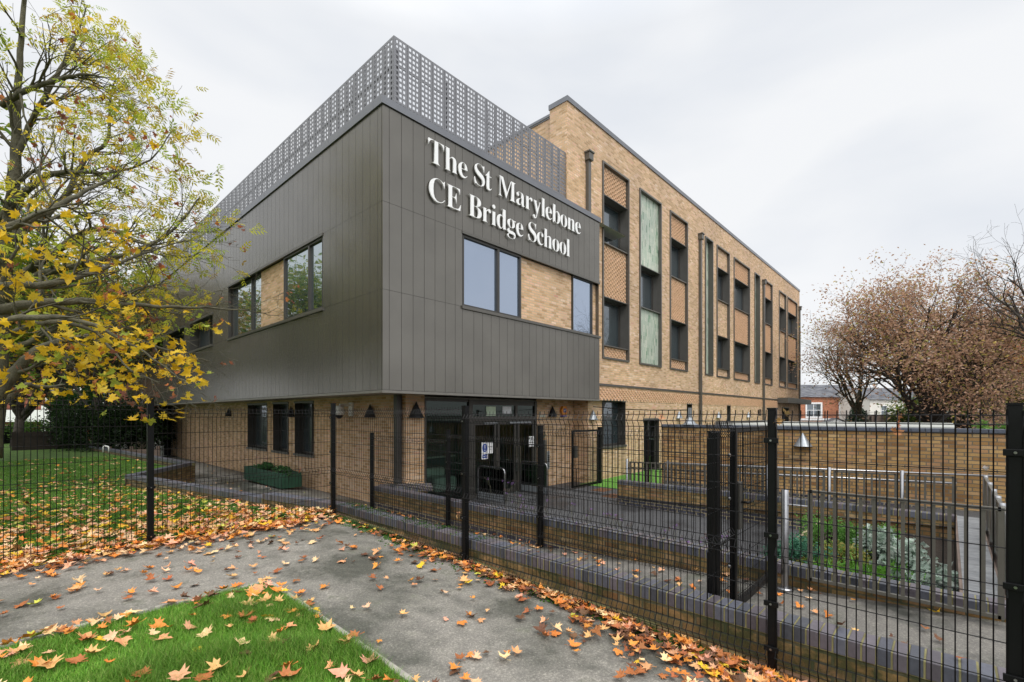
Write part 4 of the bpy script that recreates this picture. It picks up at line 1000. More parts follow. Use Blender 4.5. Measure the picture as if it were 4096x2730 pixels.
# lawn behind the fence
for _ in range(26000):
    x = rl.uniform(-14,.0); y = 6.36+rl.random()**1.25*19
    if y < 8.5 and x > -.02-(y-6.5)*.19: continue
    if 8.5 <= y < 14.8 and x > -.36-(y-8.5)*.18: continue
    if y >= 14.8 and x > (-1.4+(y-14.8)*.6 if y < 17.5 else .4-(y-17.5)*.08): continue
    dens = max(.10, 1.15-(y-6.3)*.085) * (.6+.55*clump(x,y,1.2))
    if rl.random() < dens*.60:
        yl = min(1,(y-6.3)/5); try_leaf(x,y,lambda a,b_: glawn(b_),'lawn',.14-.035*yl,(26,16+16*yl,26,7,2,10+8*yl,4+8*yl,16),.035+.03*rl.random())
for _ in range(700):      # sloping path behind the near wall
    y = rl.uniform(-2.2,8.6); x = rl.uniform(.32,2.2)
    if rl.random() < (.25 + .75*math.exp(-abs(x-2.05)*2.4) if y > .4 else .8*clump(x,y,2.4)): try_leaf(x,y,lambda a,b_: lowz(a,b_),'ramp',.088,(22,16,10,24,22,3,2,8))
for _ in range(700):
    y = rl.uniform(9,22); x = rl.uniform(-1.2,2.9)
    if x < -.3-(y-8.5)*.18+.25: continue
    if y > 17 and x < .8 or y > 8.5 and x < -.3-(y-8.5)*.18: continue
    if rl.random() < math.exp(-abs(x+.2)*.45)*.7: try_leaf(x,y,lambda a,b_: -.36,'side',.06,(14,26,20,8,6,8,16,6))
for _ in range(12): try_leaf(rl.uniform(.1,.26), rl.uniform(-1.2,6), lambda a,b_: .352, 'coping', .07, (1,3,0,3,3,0,0,1))
M_ = []
for L_ in leaves:
    t_ = 0 if L_['zone'] in ('lawn',) else 1
    L_['app'] = L_['s']/L_['d'] if L_['zone'] in ('grass','path') else L_['s']/L_['d']*.4
    L_['tilt'] = abs(rl.gauss(.16,.2 if L_['zone'] != 'grass' else .3)); L_['yaw'] = rl.uniform(0,6.3); L_['ta'] = rl.uniform(0,6.3); L_['v'] = rl.randrange(10)
leaves.sort(key=lambda L_: -L_['app'])
near_l, rest = leaves[:290], leaves[290:]
scatter_mesh('leaf_litter', [(L_['v'], rotm(L_['yaw'],L_['tilt'],L_['ta'],L_['s']), np.array((L_['x'],L_['y'],L_['z'])), vary(LC[L_['c']][1], rl)) for L_ in rest], M_LEAF, LV, kind='stuff')
LM = {}
for L_ in near_l:
    key = (L_['v'] % 6, L_['c'])
    if key not in LM:
        v, f = LV[key[0]]; me = bpy.data.meshes.new('fallen_leaf'); me.from_pydata(v.tolist(), [], f); me.materials.append(M_LEAF)
        at = me.attributes.new('col','FLOAT_COLOR','FACE'); c = vary(LC[key[1]][1], rl, .12); at.data.foreach_set('color', [q for _ in f for q in (*c, 1)]); LM[key] = me
    o = bpy.data.objects.new('fallen_leaf', LM[key]); COL.objects.link(o)
    R = rotm(L_['yaw'],L_['tilt'],L_['ta'],L_['s']); m4 = Matrix([list(R[i])+[(L_['x'],L_['y'],L_['z'])[i]] for i in range(3)]+[[0,0,0,1]]); o.matrix_world = m4
    x, y = L_['x'], L_['y']; cn = LC[L_['c']][0]
    if L_['zone'] == 'grass':
        w = 'near the path corner of the grass' if (GX-x < .7 and GY-y < 1.4) else ('along the path edging' if GX-x < .45 else ('on the back edge of the grass' if GY-y < .8 else ('in the middle of the near grass' if L_['t'] > -.75 else 'on the left of the near grass')))
    else:
        w = 'against the foot of the mossy wall' if x > -.45 else ('under the crossing fence' if y > 5.6 else ('on the path left of the grass corner' if x < GX else ('on the near path by the photo edge' if y < 1.3 else ('beside the concrete edging on the path' if x < GX+.35 else 'in the middle of the asphalt path'))))
    lab = '%s maple leaf lying %s' % (cn, w); tag(o, lab, 'leaf', lab.replace('maple leaf', 'maple leaves'))

# grass blades (uncountable)
def grass(name, n, area, zf, hgt, wid, cols, lim, seed, tuft=1.3, patch=None):
    r = np.random.default_rng(seed); x = r.uniform(area[0],area[1],n); y = r.uniform(area[2],area[3],n)
    dx, dy = x-CX, y-CY; d = dx*.735+dy*.678; t = (dx*.678-dy*.735)/np.maximum(d,.01)
    k = (d > .9) & (np.abs(t) < 1.13) & (d < lim[1]) & (d > lim[0]) & (r.random(n) < np.clip(lim[2]/np.maximum(d,.1),0,1)**1.2)
    if patch is not None: k &= patch(x, y)
    x, y = x[k], y[k]; n = len(x); z = np.array([zf(a, b_) for a, b_ in zip(x, y)])
    cl_ = .5+.5*np.sin(x*3.1+np.sin(y*2.3)*2)*np.cos(y*3.7+np.sin(x*2.9)*1.5)
    h = hgt*r.uniform(.45,1.15,n)*(.6+.8*cl_**1.5*tuft/1.3); w = wid*r.uniform(.7,1.3,n); a = r.uniform(0,2*PI,n); la = a+r.normal(PI/2,.6,n); le = h*r.uniform(.2,.95,n)
    ca, sa = np.cos(a), np.sin(a); V = np.zeros((n,5,3))
    V[:,0] = np.stack([x-ca*w, y-sa*w, z-.01],1); V[:,1] = np.stack([x+ca*w, y+sa*w, z-.01],1)
    V[:,2] = np.stack([x+ca*w*.8+np.cos(la)*le*.35, y+sa*w*.8+np.sin(la)*le*.35, z+h*.6],1); V[:,3] = np.stack([x-ca*w*.8+np.cos(la)*le*.35, y-sa*w*.8+np.sin(la)*le*.35, z+h*.6],1)
    V[:,4] = np.stack([x+np.cos(la)*le, y+np.sin(la)*le, z+h*.95],1)
    me = bpy.data.meshes.new(name); me.vertices.add(n*5); me.vertices.foreach_set('co', V.ravel())
    idx = (np.arange(n)*5)[:,None]+np.array([0,1,2,3,3,2,4])[None]; me.loops.add(n*7); me.loops.foreach_set('vertex_index', idx.ravel().astype(np.int32))
    me.polygons.add(n*2); ls = np.stack([np.arange(n)*7, np.arange(n)*7+4],1).ravel(); me.polygons.foreach_set('loop_start', ls.astype(np.int32)); me.update(calc_edges=True); me.validate()
    at = me.attributes.new('col','FLOAT_COLOR','FACE'); C = np.ones((n*2,4),dtype=np.float32)
    base = np.array(cols)[r.integers(0,len(cols),n)]*(r.uniform(.75,1.25,(n,1)))*(1.15-.4*cl_[:,None]); C[:,:3] = np.repeat(base,2,0); at.data.foreach_set('color', C.ravel())
    me.materials.append(M_GRASS); o = bpy.data.objects.new(name, me); COL.objects.link(o); return tag(o, kind='stuff')
GC = [(.13,.30,.03),(.17,.40,.035),(.09,.25,.02),(.23,.45,.06),(.30,.40,.09)]
grass('near_grass', 800000, (-8,GX-.03,-1.2,GY-.04), lambda x,y: gpath(x,y), .085, .0014, GC, (0,8,3.2), 1)
GC2 = [(.09,.25,.018),(.13,.32,.025),(.07,.19,.018),(.19,.35,.04)]
grass('lawn_grass', 900000, (-16,.6,6.38,26), lambda x,y: glawn(y), .042, .003, GC2, (4,28,7.5), 2, patch=lambda x,y: ((y < 8.5) & (x < .0-(y-6.5)*.19)) | ((y >= 8.5) & (y < 14.8) & (x < -.36-(y-8.5)*.18)) | ((y >= 14.8) & (y < 17.5) & (x < -1.4+(y-14.8)*.72)) | ((y >= 17.5) & (x < .5-(y-17.5)*.08)))
# moss strip at the foot of the near wall
def moss(x0, x1, y0, y1, zf, n, seed, name):
    r = random.Random(seed); it = []
    V = []
    for _ in range(n):
        y = r.uniform(y0,y1); x = x1-abs(r.gauss(0,(x1-x0)*.5)); s = r.uniform(.006,.018)
        if clump(x*2,y,2.2) < .3: continue
        g = r.uniform(.6,1.4); it.append((0, rotm(r.uniform(0,6),r.uniform(0,.6),r.uniform(0,6),s), np.array((x,y,zf(x,y)+r.random()*.012)), (.05*g,.13*g,.012)))
    tet = (np.array([(1,0,0),(-.5,.8,0),(-.5,-.8,0),(0,0,.9)]), [(0,1,3),(1,2,3),(2,0,3)])
    scatter_mesh(name, it, M_GRASS, [tet], kind='stuff')
moss(-.16,.03,-1.2,6.3,gpath,9000,5,'moss'); moss(-.05,.30,3.0,6.3,lambda x,y: gpath(x,y) if x < .05 else .352, 500, 6, 'moss')
# ------------------------------------------------------------------ plants
def rvec(r, s=1): return Vector((r.gauss(0,s), r.gauss(0,s), r.gauss(0,s)))
def leaf_items(r, pts, size, cols, wts, droop=.0, nv=10, per=1, spread=.1):
    it = []
    for p in pts:
        for _ in range(per):
            q = np.array(p)+np.array([r.gauss(0,spread), r.gauss(0,spread), r.gauss(0,spread*.7)])
            c = r.choices(cols, wts)[0]; g = r.uniform(.8,1.2); it.append((r.randrange(nv), rotm(r.uniform(0,6.3), r.gauss(.9,.5) if droop else r.uniform(0,1.4), r.uniform(0,6.3), size*r.uniform(.6,1.25)), q, tuple(min(.9, v*g) for v in c)))
    return it
# compound (ash) leaf: leaflets along a stalk
def ash_variant(seed):
    r = random.Random(seed); v = []; f = []; n = 4
    def leaflet(px, py, a, l):
        k = len(v); w = l*.19; ca, sa = math.cos(a), math.sin(a); z0 = r.uniform(-.05,.05)
        for u, s in ((0,0),(.45,w/l),(1,0),(.45,-w/l)): v.append((px+l*(u*ca-s*sa), py+l*(u*sa+s*ca), z0-.5*u*u*l))
        f.append((k,k+1,k+2,k+3))
    for i in range(n):
        y = .2+.22*i
        for s in (1,-1): leaflet(0, y, PI/2-s*(1.0-.06*i)+r.uniform(-.2,.2), .36)
    leaflet(0, 1.02, PI/2, .36); k = len(v); v += [(-.008,0,0),(.008,0,0),(.008,1.02,-.02),(-.008,1.02,-.02)]; f.append((k,k+1,k+2,k+3))
    return np.array(v), f
AV = [ash_variant(s) for s in range(6)]
blob = [(np.array([(-.5,0,0),(0,-.25,.1),(.5,0,-.05),(0,.3,.05)])+np.random.default_rng(s).normal(0,.08,(4,3)), [(0,1,2,3)]) for s in range(6)]
def grow(b, r, p, d, L, rad, lv, P, tips, ends):
    """recursive branch: P = dict(seg, wander, up, kids, kid_angle, shrink, levels, bias)"""
    n = max(3, int(L/P['seg'])); pts = [p.copy()]; rs = [rad]; q = p.copy(); dd = d.normalized(); kids = []
    for i in range(n):
        dd = (dd+rvec(r, P['wander'])+Vector((0,0,P['up']*(1 if lv else .6)))+P.get('bias', Vector((0,0,0)))).normalized()
        q = q+dd*(L/n); pts.append(q.copy()); f = (i+1)/n; rs.append(max(rad*(1-f*.78), P['rmin']))
        if i >= (0 if lv else 1): kids.append((q.copy(), dd.copy(), rs[-1], f))
    b.tube(pts, rs, 7 if rad > .06 else (5 if rad > .02 else 3), cap=False)
    if lv >= P['levels']:
        for k in range(1, len(pts)): tips.append(pts[k])
        ends.append(pts[-1]); return
    k = P['kids'][lv] if isinstance(P['kids'], (list,tuple)) else P['kids']
    for j in range(k):
        c = kids[min(len(kids)-1, int((P.get('first',.15)+(1-P.get('first',.15))*(j+r.random())/k)*len(kids)))]
        ax = c[1].cross(rvec(r)).normalized(); nd = (c[1]*math.cos(a := r.uniform(*P['ang']))+ax*math.sin(a))
        grow(b, r, c[0], nd, L*P['shrink']*r.uniform(.65,1.15)*(1.1-.4*c[3]), c[2]*.72, lv+1, P, tips, ends)
def limb(b, pts, sm=6):
    """smooth limb through (sx, sy, depth, radius) points; returns samples"""
    P3 = [cw(*q[:3]) for q in pts]; R = [q[3]*.72 for q in pts]; out = []; rr = []
    for i in range(len(P3)-1):
        p0, p1, p2, p3 = P3[max(i-1,0)], P3[i], P3[i+1], P3[min(i+2,len(P3)-1)]
        for k in range(sm):
            t = k/sm; out.append(.5*((2*p1)+(p2-p0)*t+(2*p0-5*p1+4*p2-p3)*t*t+(3*p1-p0-3*p2+p3)*t**3)+Vector((math.sin(k*2.1+i*1.7),math.cos(k*1.9+i),math.sin(k*1.3+i*2)))*.008); rr.append(R[i]+(R[i+1]-R[i])*t)
    out.append(P3[-1]); rr.append(R[-1]); b.tube(out, rr, 9, cap=True); return out, rr
def side_shoots(b, r, out, rr, n, L, P, tips, ends, start=.25, bias=Vector((0,0,0))):
    for j in range(n):
        k = int((start+(1-start)*(j+r.random())/n)*(len(out)-1)); k = min(max(k,1), len(out)-2); d = (out[k+1]-out[k-1]).normalized(); ax = d.cross(rvec(r)).normalized()
        a = r.uniform(.4,1.1); nd = d*math.cos(a)+ax*math.sin(a)+bias; grow(b, r, out[k], nd, L*r.uniform(.6,1.25)*(1.1-.5*k/len(out)), max(rr[k]*.5, .006), 1, P, tips, ends)
YEL = [(.72,.47,.02),(.62,.45,.03),(.36,.42,.05),(.50,.20,.06),(.75,.55,.05)]
def near_maple():
    r = random.Random(5); root = empty('maple_tree', cw(-560,1658,6.6)*1+Vector((0,0,-1.7)), 'near maple with bright yellow leaves reaching in from the left of the lawn', 'tree')
    tr = MB(); base = cw(-560,1658,6.6); tr.tube([Vector((base.x,base.y,-.1)), Vector((base.x,base.y,.5)), Vector((base.x,base.y,2.0)), cw(-470,1150,6.6), cw(-420,800,6.7), cw(-400,300,6.9), cw(-380,-300,7.1)], [.34,.27,.24,.21,.18,.12,.05], 12)
    P = dict(seg=.14, wander=.17, up=.010, kids=[3,4,3], ang=(.35,1.0), shrink=.58, levels=3, rmin=.0022, first=.2)
    tips, ends = [], []
    L1 = [(-540,1900,6.6,.17),(-200,1750,6.5,.15),(-30,1600,6.5,.125),(60,1490,6.6,.10),(150,1400,6.7,.075),(270,1360,6.9,.055),(400,1345,7.1,.042),(560,1365,7.3,.032),(720,1420,7.5,.022),(840,1445,7.7,.010)]
    L2 = [(-490,1330,6.6,.15),(-150,1260,6.2,.12),(0,1240,6.1,.095),(150,1215,6.2,.078),(330,1205,6.5,.062),(480,1215,6.8,.05),(650,1228,7.1,.036),(820,1232,7.4,.024),(1000,1245,7.8,.012),(1080,1262,8.0,.006)]
    L3 = [(-480,1200,6.6,.12),(-150,1180,6.0,.09),(0,1145,5.8,.075),(180,1140,5.9,.058),(330,1105,6.2,.042),(480,1050,6.5,.030),(620,1000,6.9,.018),(740,960,7.2,.008)]
    L4 = [(-540,1800,6.6,.13),(-200,1760,6.9,.10),(0,1620,7.2,.08),(90,1545,7.5,.06),(170,1550,7.8,.04),(260,1540,8.1,.02)]
    L5 = [(-450,1000,6.6,.11),(-120,950,5.6,.08),(60,900,5.4,.06),(220,830,5.6,.045),(350,760,5.9,.03),(480,700,6.2,.016)]
    L6 = [(-500,1500,6.6,.10),(-150,1480,5.9,.07),(20,1350,5.6,.055),(200,1290,5.6,.04),(380,1330,5.8,.026),(520,1480,5.9,.014),(640,1530,6.0,.008)]
    L7 = [(-470,1280,6.6,.09),(-100,1300,5.4,.06),(120,1270,5.2,.045),(340,1290,5.3,.032),(560,1400,5.4,.018),(700,1500,5.5,.009),(760,1540,5.5,.005)]
    for k, Lm in enumerate((L1,L2,L3,L4,L5,L6,L7)):
        out, rr = limb(tr, Lm); side_shoots(tr, r, out, rr, (12,15,13,6,12,10,10)[k], (1.0,1.1,1.1,.8,1.2,.8,.8)[k], P, tips, ends, .3)
    tr.build('trunk', M_BARK, root, smooth=True)
    # leaves hang in groups: most on the lower outer twigs
    sel = []
    for e in ends:
        v = in_view(e, 1.2)
        if v is None: continue
        sx_ = v[0]*1892+2048
        pr = .8*(.24 if v[1] > 1150 else (.12 if v[1] > 850 else .05))*(1 if sx_ < 560 else (.22 if sx_ < 780 else .03))
        if r.random() < pr: sel.append(e)
    it = leaf_items(r, sel, .115, YEL, (50,20,12,6,20), 1, per=5, spread=.12)
    sel2 = [e for e in ends if r.random() < .10]
    it += leaf_items(r, sel2, .08, [(.30,.10,.04),(.20,.08,.05),(.48,.17,.05)], (4,4,3), 1, per=2, spread=.04)
    for (sx, sy, d, n, sp) in ((715,1440,6.4,26,.11),(770,1520,6.4,14,.09),(430,1430,6.3,26,.20),(420,1530,6.3,20,.16),(560,1350,6.6,14,.14),(120,1240,5.4,10,.2),(420,1165,5.6,7,.2),(90,1370,5.4,14,.15),(250,1040,5.2,10,.2),(520,1500,6.2,10,.14),(300,1450,6.0,14,.2),(60,1540,5.8,6,.12),(600,1480,6.2,10,.12),(480,1240,6.0,10,.2),(30,1010,5.2,12,.2),(880,1320,7.2,5,.12),(700,1380,6.8,8,.14)):
        c0 = cw(sx,sy,d)
        tw = MB(); it += leaf_items(r, [c0]*n, .122, YEL, (55,20,16,2,20), 1, per=1, spread=sp)
    o = scatter_mesh('foliage', [(a, m_, p-np.array(root.location), c) for a, m_, p, c in it], M_TLEAF, LV); o.parent = root
near_maple()
def ash_tree():
    r = random.Random(12); root = empty('ash_tree', (0,0,0), 'taller ash with yellow green feathery leaves rising behind the maple', 'tree')
    D0 = 11.0; base = cw(-40,1750,D0); root.location = (base.x, base.y, 0); tr = MB(); tips, ends = [], []
    P = dict(seg=.22, wander=.14, up=.012, kids=[3,4,3], ang=(.3,.95), shrink=.56, levels=3, rmin=.0035, first=.15)
    T = [(-40,1830,D0,.30),(-10,1500,D0,.26),(10,1200,D0,.22),(30,950,D0,.18),(60,700,D0,.15),(70,400,D0,.10),(90,100,D0,.07),(120,-300,D0,.03)]
    out, rr = limb(tr, T); side_shoots(tr, r, out, rr, 14, 1.8, P, tips, ends, .3)
    LS = [[(0,1250,11,.15),(60,1130,10.8,.13),(220,1010,10.5,.11),(330,935,10.4,.09),(430,915,10.4,.07),(530,960,10.6,.04),(640,1000,10.8,.02)],
          [(20,1000,11,.13),(120,900,11.1,.11),(250,800,11.2,.09),(340,640,11.4,.07),(430,560,11.6,.05),(440,400,11.8,.03),(460,320,12,.012)],
          [(0,880,11,.12),(90,780,10.9,.10),(200,700,10.8,.08),(330,690,10.7,.06),(450,690,10.8,.04),(600,640,11,.025),(690,520,11.2,.012)],
          [(10,420,11,.10),(100,365,10.6,.08),(200,330,10.5,.06),(320,300,10.4,.04),(420,310,10.6,.02)],
          [(30,1180,11,.12),(160,1100,10.4,.10),(330,1060,10.2,.08),(520,1010,10.3,.06),(680,930,10.6,.04),(800,790,11,.02)],
          [(60,650,11,.10),(130,480,11,.08),(230,300,11,.06),(300,160,11.2,.04),(345,30,11.4,.015)],
          [(20,1400,11,.10),(160,1350,11.2,.08),(300,1250,11.5,.06),(480,1180,11.8,.04),(650,1130,12,.02)]]
    for k, Lm in enumerate(LS):
        out, rr = limb(tr, Lm); side_shoots(tr, r, out, rr, 16, 1.75, P, tips, ends, .2, Vector((.03,-.03,.02)))
    tr.build('trunk', M_BARK, root, smooth=True)
    cols = [(.62,.56,.05),(.50,.52,.05),(.36,.46,.06),(.68,.54,.05),(.48,.32,.07)]
    sel = [e for e in ends if r.random() < .62 and math.sin(e.x*1.9+e.z)*math.cos(e.z*2.1+e.y*1.7) > -.55]
    it = leaf_items(r, sel, .27, cols, (30,28,16,18,8), 1, nv=6, per=2, spread=.16)
    it2 = leaf_items(r, [e for e in ends if r.random() < .10], .13, [(.30,.09,.03),(.50,.18,.04),(.70,.45,.03)], (4,4,2), 1, nv=10, per=1, spread=.05)
    o = scatter_mesh('foliage', [(a, m_, p-np.array(root.location), c) for a, m_, p, c in it], M_TLEAF, AV); o.parent = root
    o = scatter_mesh('dry_leaves', [(a, m_, p-np.array(root.location), c) for a, m_, p, c in it2], M_TLEAF, LV); o.parent = root
ash_tree()
def crown_tree(name, label, base, H, crown_c, crown_r, trunk_r, cols, wts, n_leaf, size, seed, bark=M_BARKD, group=None, levels=3, lean=(0,0), kids=(7,4,3), up=.04, fork=.35, leafp=1.0, seg=None, spread=.25, ang=(.35,1.1)):
    r = random.Random(seed); root = empty(name, base, label, 'tree', group); tr = MB(); tips, ends = [], []
    b0 = Vector(base); top = Vector(crown_c); fk = b0+(top-b0)*fork+Vector((lean[0],lean[1],0))
    tr.tube([b0-Vector((0,0,.2)), b0+Vector((0,0,.3)), (b0+fk)/2, fk], [trunk_r*1.35, trunk_r*1.05, trunk_r*.9, trunk_r*.8], 10)
    P = dict(seg=seg or crown_r*.09, wander=.12, up=up, kids=list(kids), ang=ang, shrink=.56, levels=levels, rmin=trunk_r*.018, first=.2)
    n = kids[0]
    for k in range(n):
        a = 2*PI*k/n+r.uniform(-.4,.4); el = r.uniform(.0,1.4); d = Vector((math.cos(a)*math.cos(el), math.sin(a)*math.cos(el), math.sin(el)))
        tgt = top+Vector((d.x*crown_r, d.y*crown_r, d.z*crown_r*(H)))-fk
        grow(tr, r, fk-Vector((0,0,r.random()*.2*fk.z if k % 2 else 0)), tgt.normalized(), tgt.length*.85, trunk_r*.5, 0, P, tips, ends)
    tr.build('trunk', bark, root, smooth=True)
    if n_leaf:
        pool = tips+ends*2; sel = [pool[r.randrange(len(pool))] for _ in range(n_leaf)]
        it = leaf_items(r, sel, size, cols, wts, 0, nv=6, per=1, spread=spread)
        o = scatter_mesh('foliage', [(a, m_, p-np.array(root.location), c) for a, m_, p, c in it], M_TLEAF, blob); o.parent = root
    return root
def g0(sx, d, z=-.5): q = cw(sx,1658,d); return Vector((q.x,q.y,z))
BRN = [(.46,.28,.18),(.38,.22,.14),(.54,.36,.25),(.52,.40,.12),(.34,.32,.09)]
# right-hand background
q = g0(3745,32); c = cw(3655,1440,32)
crown_tree('brown_leaved_tree', 'large spreading tree with rusty brown leaves beyond the garden wall', q, .80, c, 6.3, .34, BRN, (40,20,30,9,6), 44000, .18, 3, fork=.28, kids=(14,5,4), levels=3, spread=.45, ang=(.35,1.15), up=.0)
crown_tree('bare_tree', 'bare leaning tree behind the brown one, over the slate roofed house', g0(3560,38), .9, cw(3390,1480,38), 4.4, .20, [(.40,.36,.05)], (1,), 500, .16, 4, fork=.4, kids=(8,5,4), lean=(-.9,.8), bark=M_BARK)
crown_tree('bare_tree', 'dark bare tree at the right edge of the view', g0(4330,24), 1.2, cw(4330,1300,24), 4.4, .26, [], (), 0, .2, 5, fork=.35, kids=(9,5,4), up=.02)
GRN = [(.10,.16,.03),(.16,.22,.03),(.30,.26,.04),(.07,.11,.02)]
crown_tree('green_tree', 'green and orange leaved tree behind the timber fence on the right', g0(4040,44), .9, cw(4060,1500,44), 4.6, .3, GRN+[(.40,.20,.05)], (26,24,16,18,6), 16000, .30, 6, kids=(10,5,3), spread=.5)
crown_tree('green_tree', 'dark green bushy tree low behind the brown tree', g0(3860,46), .6, cw(3880,1590,46), 4.0, .25, GRN, (30,24,8,30), 15000, .30, 7, kids=(10,5,3), spread=.5, fork=.2)
crown_tree('green_tree', 'orange topped tree between the brown tree and the bare tree', g0(3990,38), 1.3, cw(3985,1450,38), 2.2, .14, [(.55,.14,.04),(.40,.22,.05),(.20,.22,.04)], (30,20,14), 2600, .22, 8, kids=(8,4,3), spread=.3)
def conifer(base, H, R, label, seed, cols=((.03,.065,.03),(.045,.085,.035),(.02,.045,.02)), n=9000):
    r = random.Random(seed); root = empty('conifer', base, label, 'tree'); b = MB(); b.tube([base, base+Vector((0,0,H))], [R*.08, .02], 6); b.build('trunk', M_BARKD, root)
    it = []
    for _ in range(n):
        z = r.random()**1.3; a = r.uniform(0,6.3); rr_ = R*(1-z)**.8*r.uniform(.45,1.05)*(1+.25*math.sin(a*3+z*20)); p = np.array([rr_*math.cos(a), rr_*math.sin(a), .05*H+z*H*.95])
        it.append((r.randrange(6), rotm(r.uniform(0,6), r.uniform(0,1.5), r.uniform(0,6), .16), p, r.choice(cols)))
    o = scatter_mesh('foliage', it, M_TLEAF, blob); o.parent = root
conifer(g0(3430,50,-.6), 3.95, 1.35, 'small dark conifer in front of the red brick house', 2)

def house(name, label, cat, s0, s1, dL, dR, zg, ze, zr, m, deep=8, wins=(), extra=None, roofm=M_SLATE, chim=()):
    """house whose front runs from photo column s0 (depth dL) to s1 (depth dR)"""
    a = g0(s0,dL,0); c = g0(s1,dR,0); e = (c-a); L = e.length; e.normalize(); nn = Vector((e.y,-e.x,0))
    if nn.dot(Vector((CX,CY,0))-a) < 0: nn = -nn
    root = empty(name, (a.x,a.y,zg), label, cat); P = lambda u,o,z: Vector((a.x,a.y,0))+e*u+nn*o+Vector((0,0,z))
    b = MB(); holes = [(u,u+w,z0,z1) for u,w,z0,z1,_ in wins]
    for q in wall_cells(0,L,zg,ze,holes): b.quad(P(q[0],0,q[2]),P(q[1],0,q[2]),P(q[1],0,q[3]),P(q[0],0,q[3]))
    for u in (0,L): b.poly([P(u,0,zg),P(u,-deep,zg),P(u,-deep,ze),P(u,-deep/2,zr-.1),P(u,0,ze)])
    b.quad(P(0,-deep,zg),P(L,-deep,zg),P(L,-deep,ze),P(0,-deep,ze)); b.build('wall', m, root)
    if zr > ze+.3:
        b = MB()
        for s_, t_ in ((.35,-deep/2),(-deep-.35,-deep/2)): 
            b.quad(P(-.3,s_,ze-.1),P(L+.3,s_,ze-.1),P(L+.3,t_,zr),P(-.3,t_,zr))
        b.build('roof', roofm, root)
    else: b = MB(); b.quad(P(-.2,.2,ze),P(L+.2,.2,ze),P(L+.2,-deep,ze),P(-.2,-deep,ze)); b.build('roof', roofm, root)
    for u, w, z0, z1, kind in wins:
        f = MB(); t = .09 if kind != 'big' else .22
        def bb(u0,u1,w0,w1,o0,o1): f.obox((P(u0,o0,w0)+P(u1,o1,w1))/2, e*(u1-u0)/2, nn*abs(o1-o0)/2, Vector((0,0,(w1-w0)/2)))
        if kind != 'hole':
            k = .18 if kind == 'stone' else .0
            bb(u-k,u+t,z0-k,z1+k,-.10,.06); bb(u+w-t,u+w+k,z0-k,z1+k,-.10,.06); bb(u+t,u+w-t,z1-t,z1+k,-.10,.06); bb(u+t,u+w-t,z0-k,z0+t,-.10,.06); bb(u+t,u+w-t,(z0+z1)/2-.04,(z0+z1)/2+.04,-.12,-.04)
            if w > 1.3: bb(u+w/2-.05,u+w/2+.05,z0+t,z1-t,-.11,-.03)
        else: bb(u,u+.06,z0,z1,-.6,.0)
        fo = f.build('window', M_WHITE, root); g = MB(); o_ = -.09 if kind != 'hole' else -1.2; g.quad(P(u,o_,z0),P(u+w,o_,z0),P(u+w,o_,z1),P(u,o_,z1)); g.build('pane', M_GLASS, fo)
    for (u, o_, w, z1) in chim:
        f = MB(); f.obox(P(u,o_,(zr-1+z1)/2), e*w/2, nn*.35, Vector((0,0,(z1-zr+1)/2))); ch = f.build('chimney', m, root); f = MB()
        for q in (-.3,.3): f.lathe(P(u+q*w,o_,z1), [(.13,0),(.11,.45),(0,.45)], 10)
        f.build('chimney_pot', M_RED2, ch)
    if extra: extra(root, P, e, nn, L)
    return root
# slate-roofed red brick house
def ex1(root, P, e, nn, L):
    b = MB(); b.obox(P(L/2,.06,.95), e*L/2, nn*.08, Vector((0,0,.16))); b.build('stone_band', M_WHITE, root)
    b = MB()
    for u0, u1, z0, z1 in ((0,1.3,-1.5,.05),(5.0,7.9,-1.5,.05),(10.3,11.4,-1.5,.05),(13.5,L,-1.5,.05),(0,L,.05,.30)): b.obox(P((u0+u1)/2,.05,(z0+z1)/2), e*(u1-u0)/2, nn*.06, Vector((0,0,(z1-z0)/2)))
    b.build('render_front', M_WHITE, root)
    b = MB(); b.quad(P(6.6,0,.35),P(8.9,0,1.2),P(8.9,1.3,1.2),P(6.6,1.3,.35)); b.quad(P(8.9,0,1.2),P(11.2,0,.35),P(11.2,1.3,.35),P(8.9,1.3,1.2)); b.quad(P(11.6,0,1.05),P(15,0,1.05),P(15,1.4,.7),P(11.6,1.4,.7)); b.build('porch_roof', M_SLATE, root)
    b = MB(); b.poly([P(6.9,1.0,.3),P(10.9,1.0,.3),P(8.9,1.0,1.08)]); b.build('porch_gable', M_WHITE, root)
house('red_brick_house', 'red brick house with grey slate roof and white arched window beyond the school', 'house', 3130, 3478, 78, 80, -1.5, 4.75, 7.0, M_RED2, 9,
      wins=[(4.3,2.9-.2,1.35,3.7-.1,'stone'),(10.4,1.3,1.35,3.7,'stone'),(2.9+14,0,0,0,'x')][:2]+[(9.9+1.8+3.4-.6,2.6,1.35,3.6,'stone'),(2.3+.2,5.2-.4,-1.4,.2,'hole'),(8.2,1.5,-1.4,.2,'plain')], extra=ex1)
house('white_house', 'white rendered house partly hidden by the brown tree', 'house', 3480, 3900, 74, 78, -1.2, 4.2, 6.2, mat('white_render', (.72,.69,.62), .8, noise=(.6,.1)), 8, wins=[(9.5,.9,.2,2.0,'plain'),(2.0,1.2,1.6,3.2,'plain'),(13,1.1,1.4,3.0,'plain')])
house('pale_house', 'pale far house at the right behind the green trees', 'house', 3950, 4400, 80, 84, -1.2, 3.4, 5.0, bpy.data.materials['white_render'], 8, wins=[(3,1.2,.2,2.0,'plain'),(8,1.2,.2,2.0,'plain')])
s = empty('timber_fence', tuple(g0(3480,52,-.5)), 'weathered close boarded timber fence beyond the garden wall', 'fence'); b = MB(); a = g0(3440,50,0); c = g0(4300,50,0); n_ = 230
pw = Vector((0,0,1)); e = (c-a).normalized(); rr = random.Random(2)
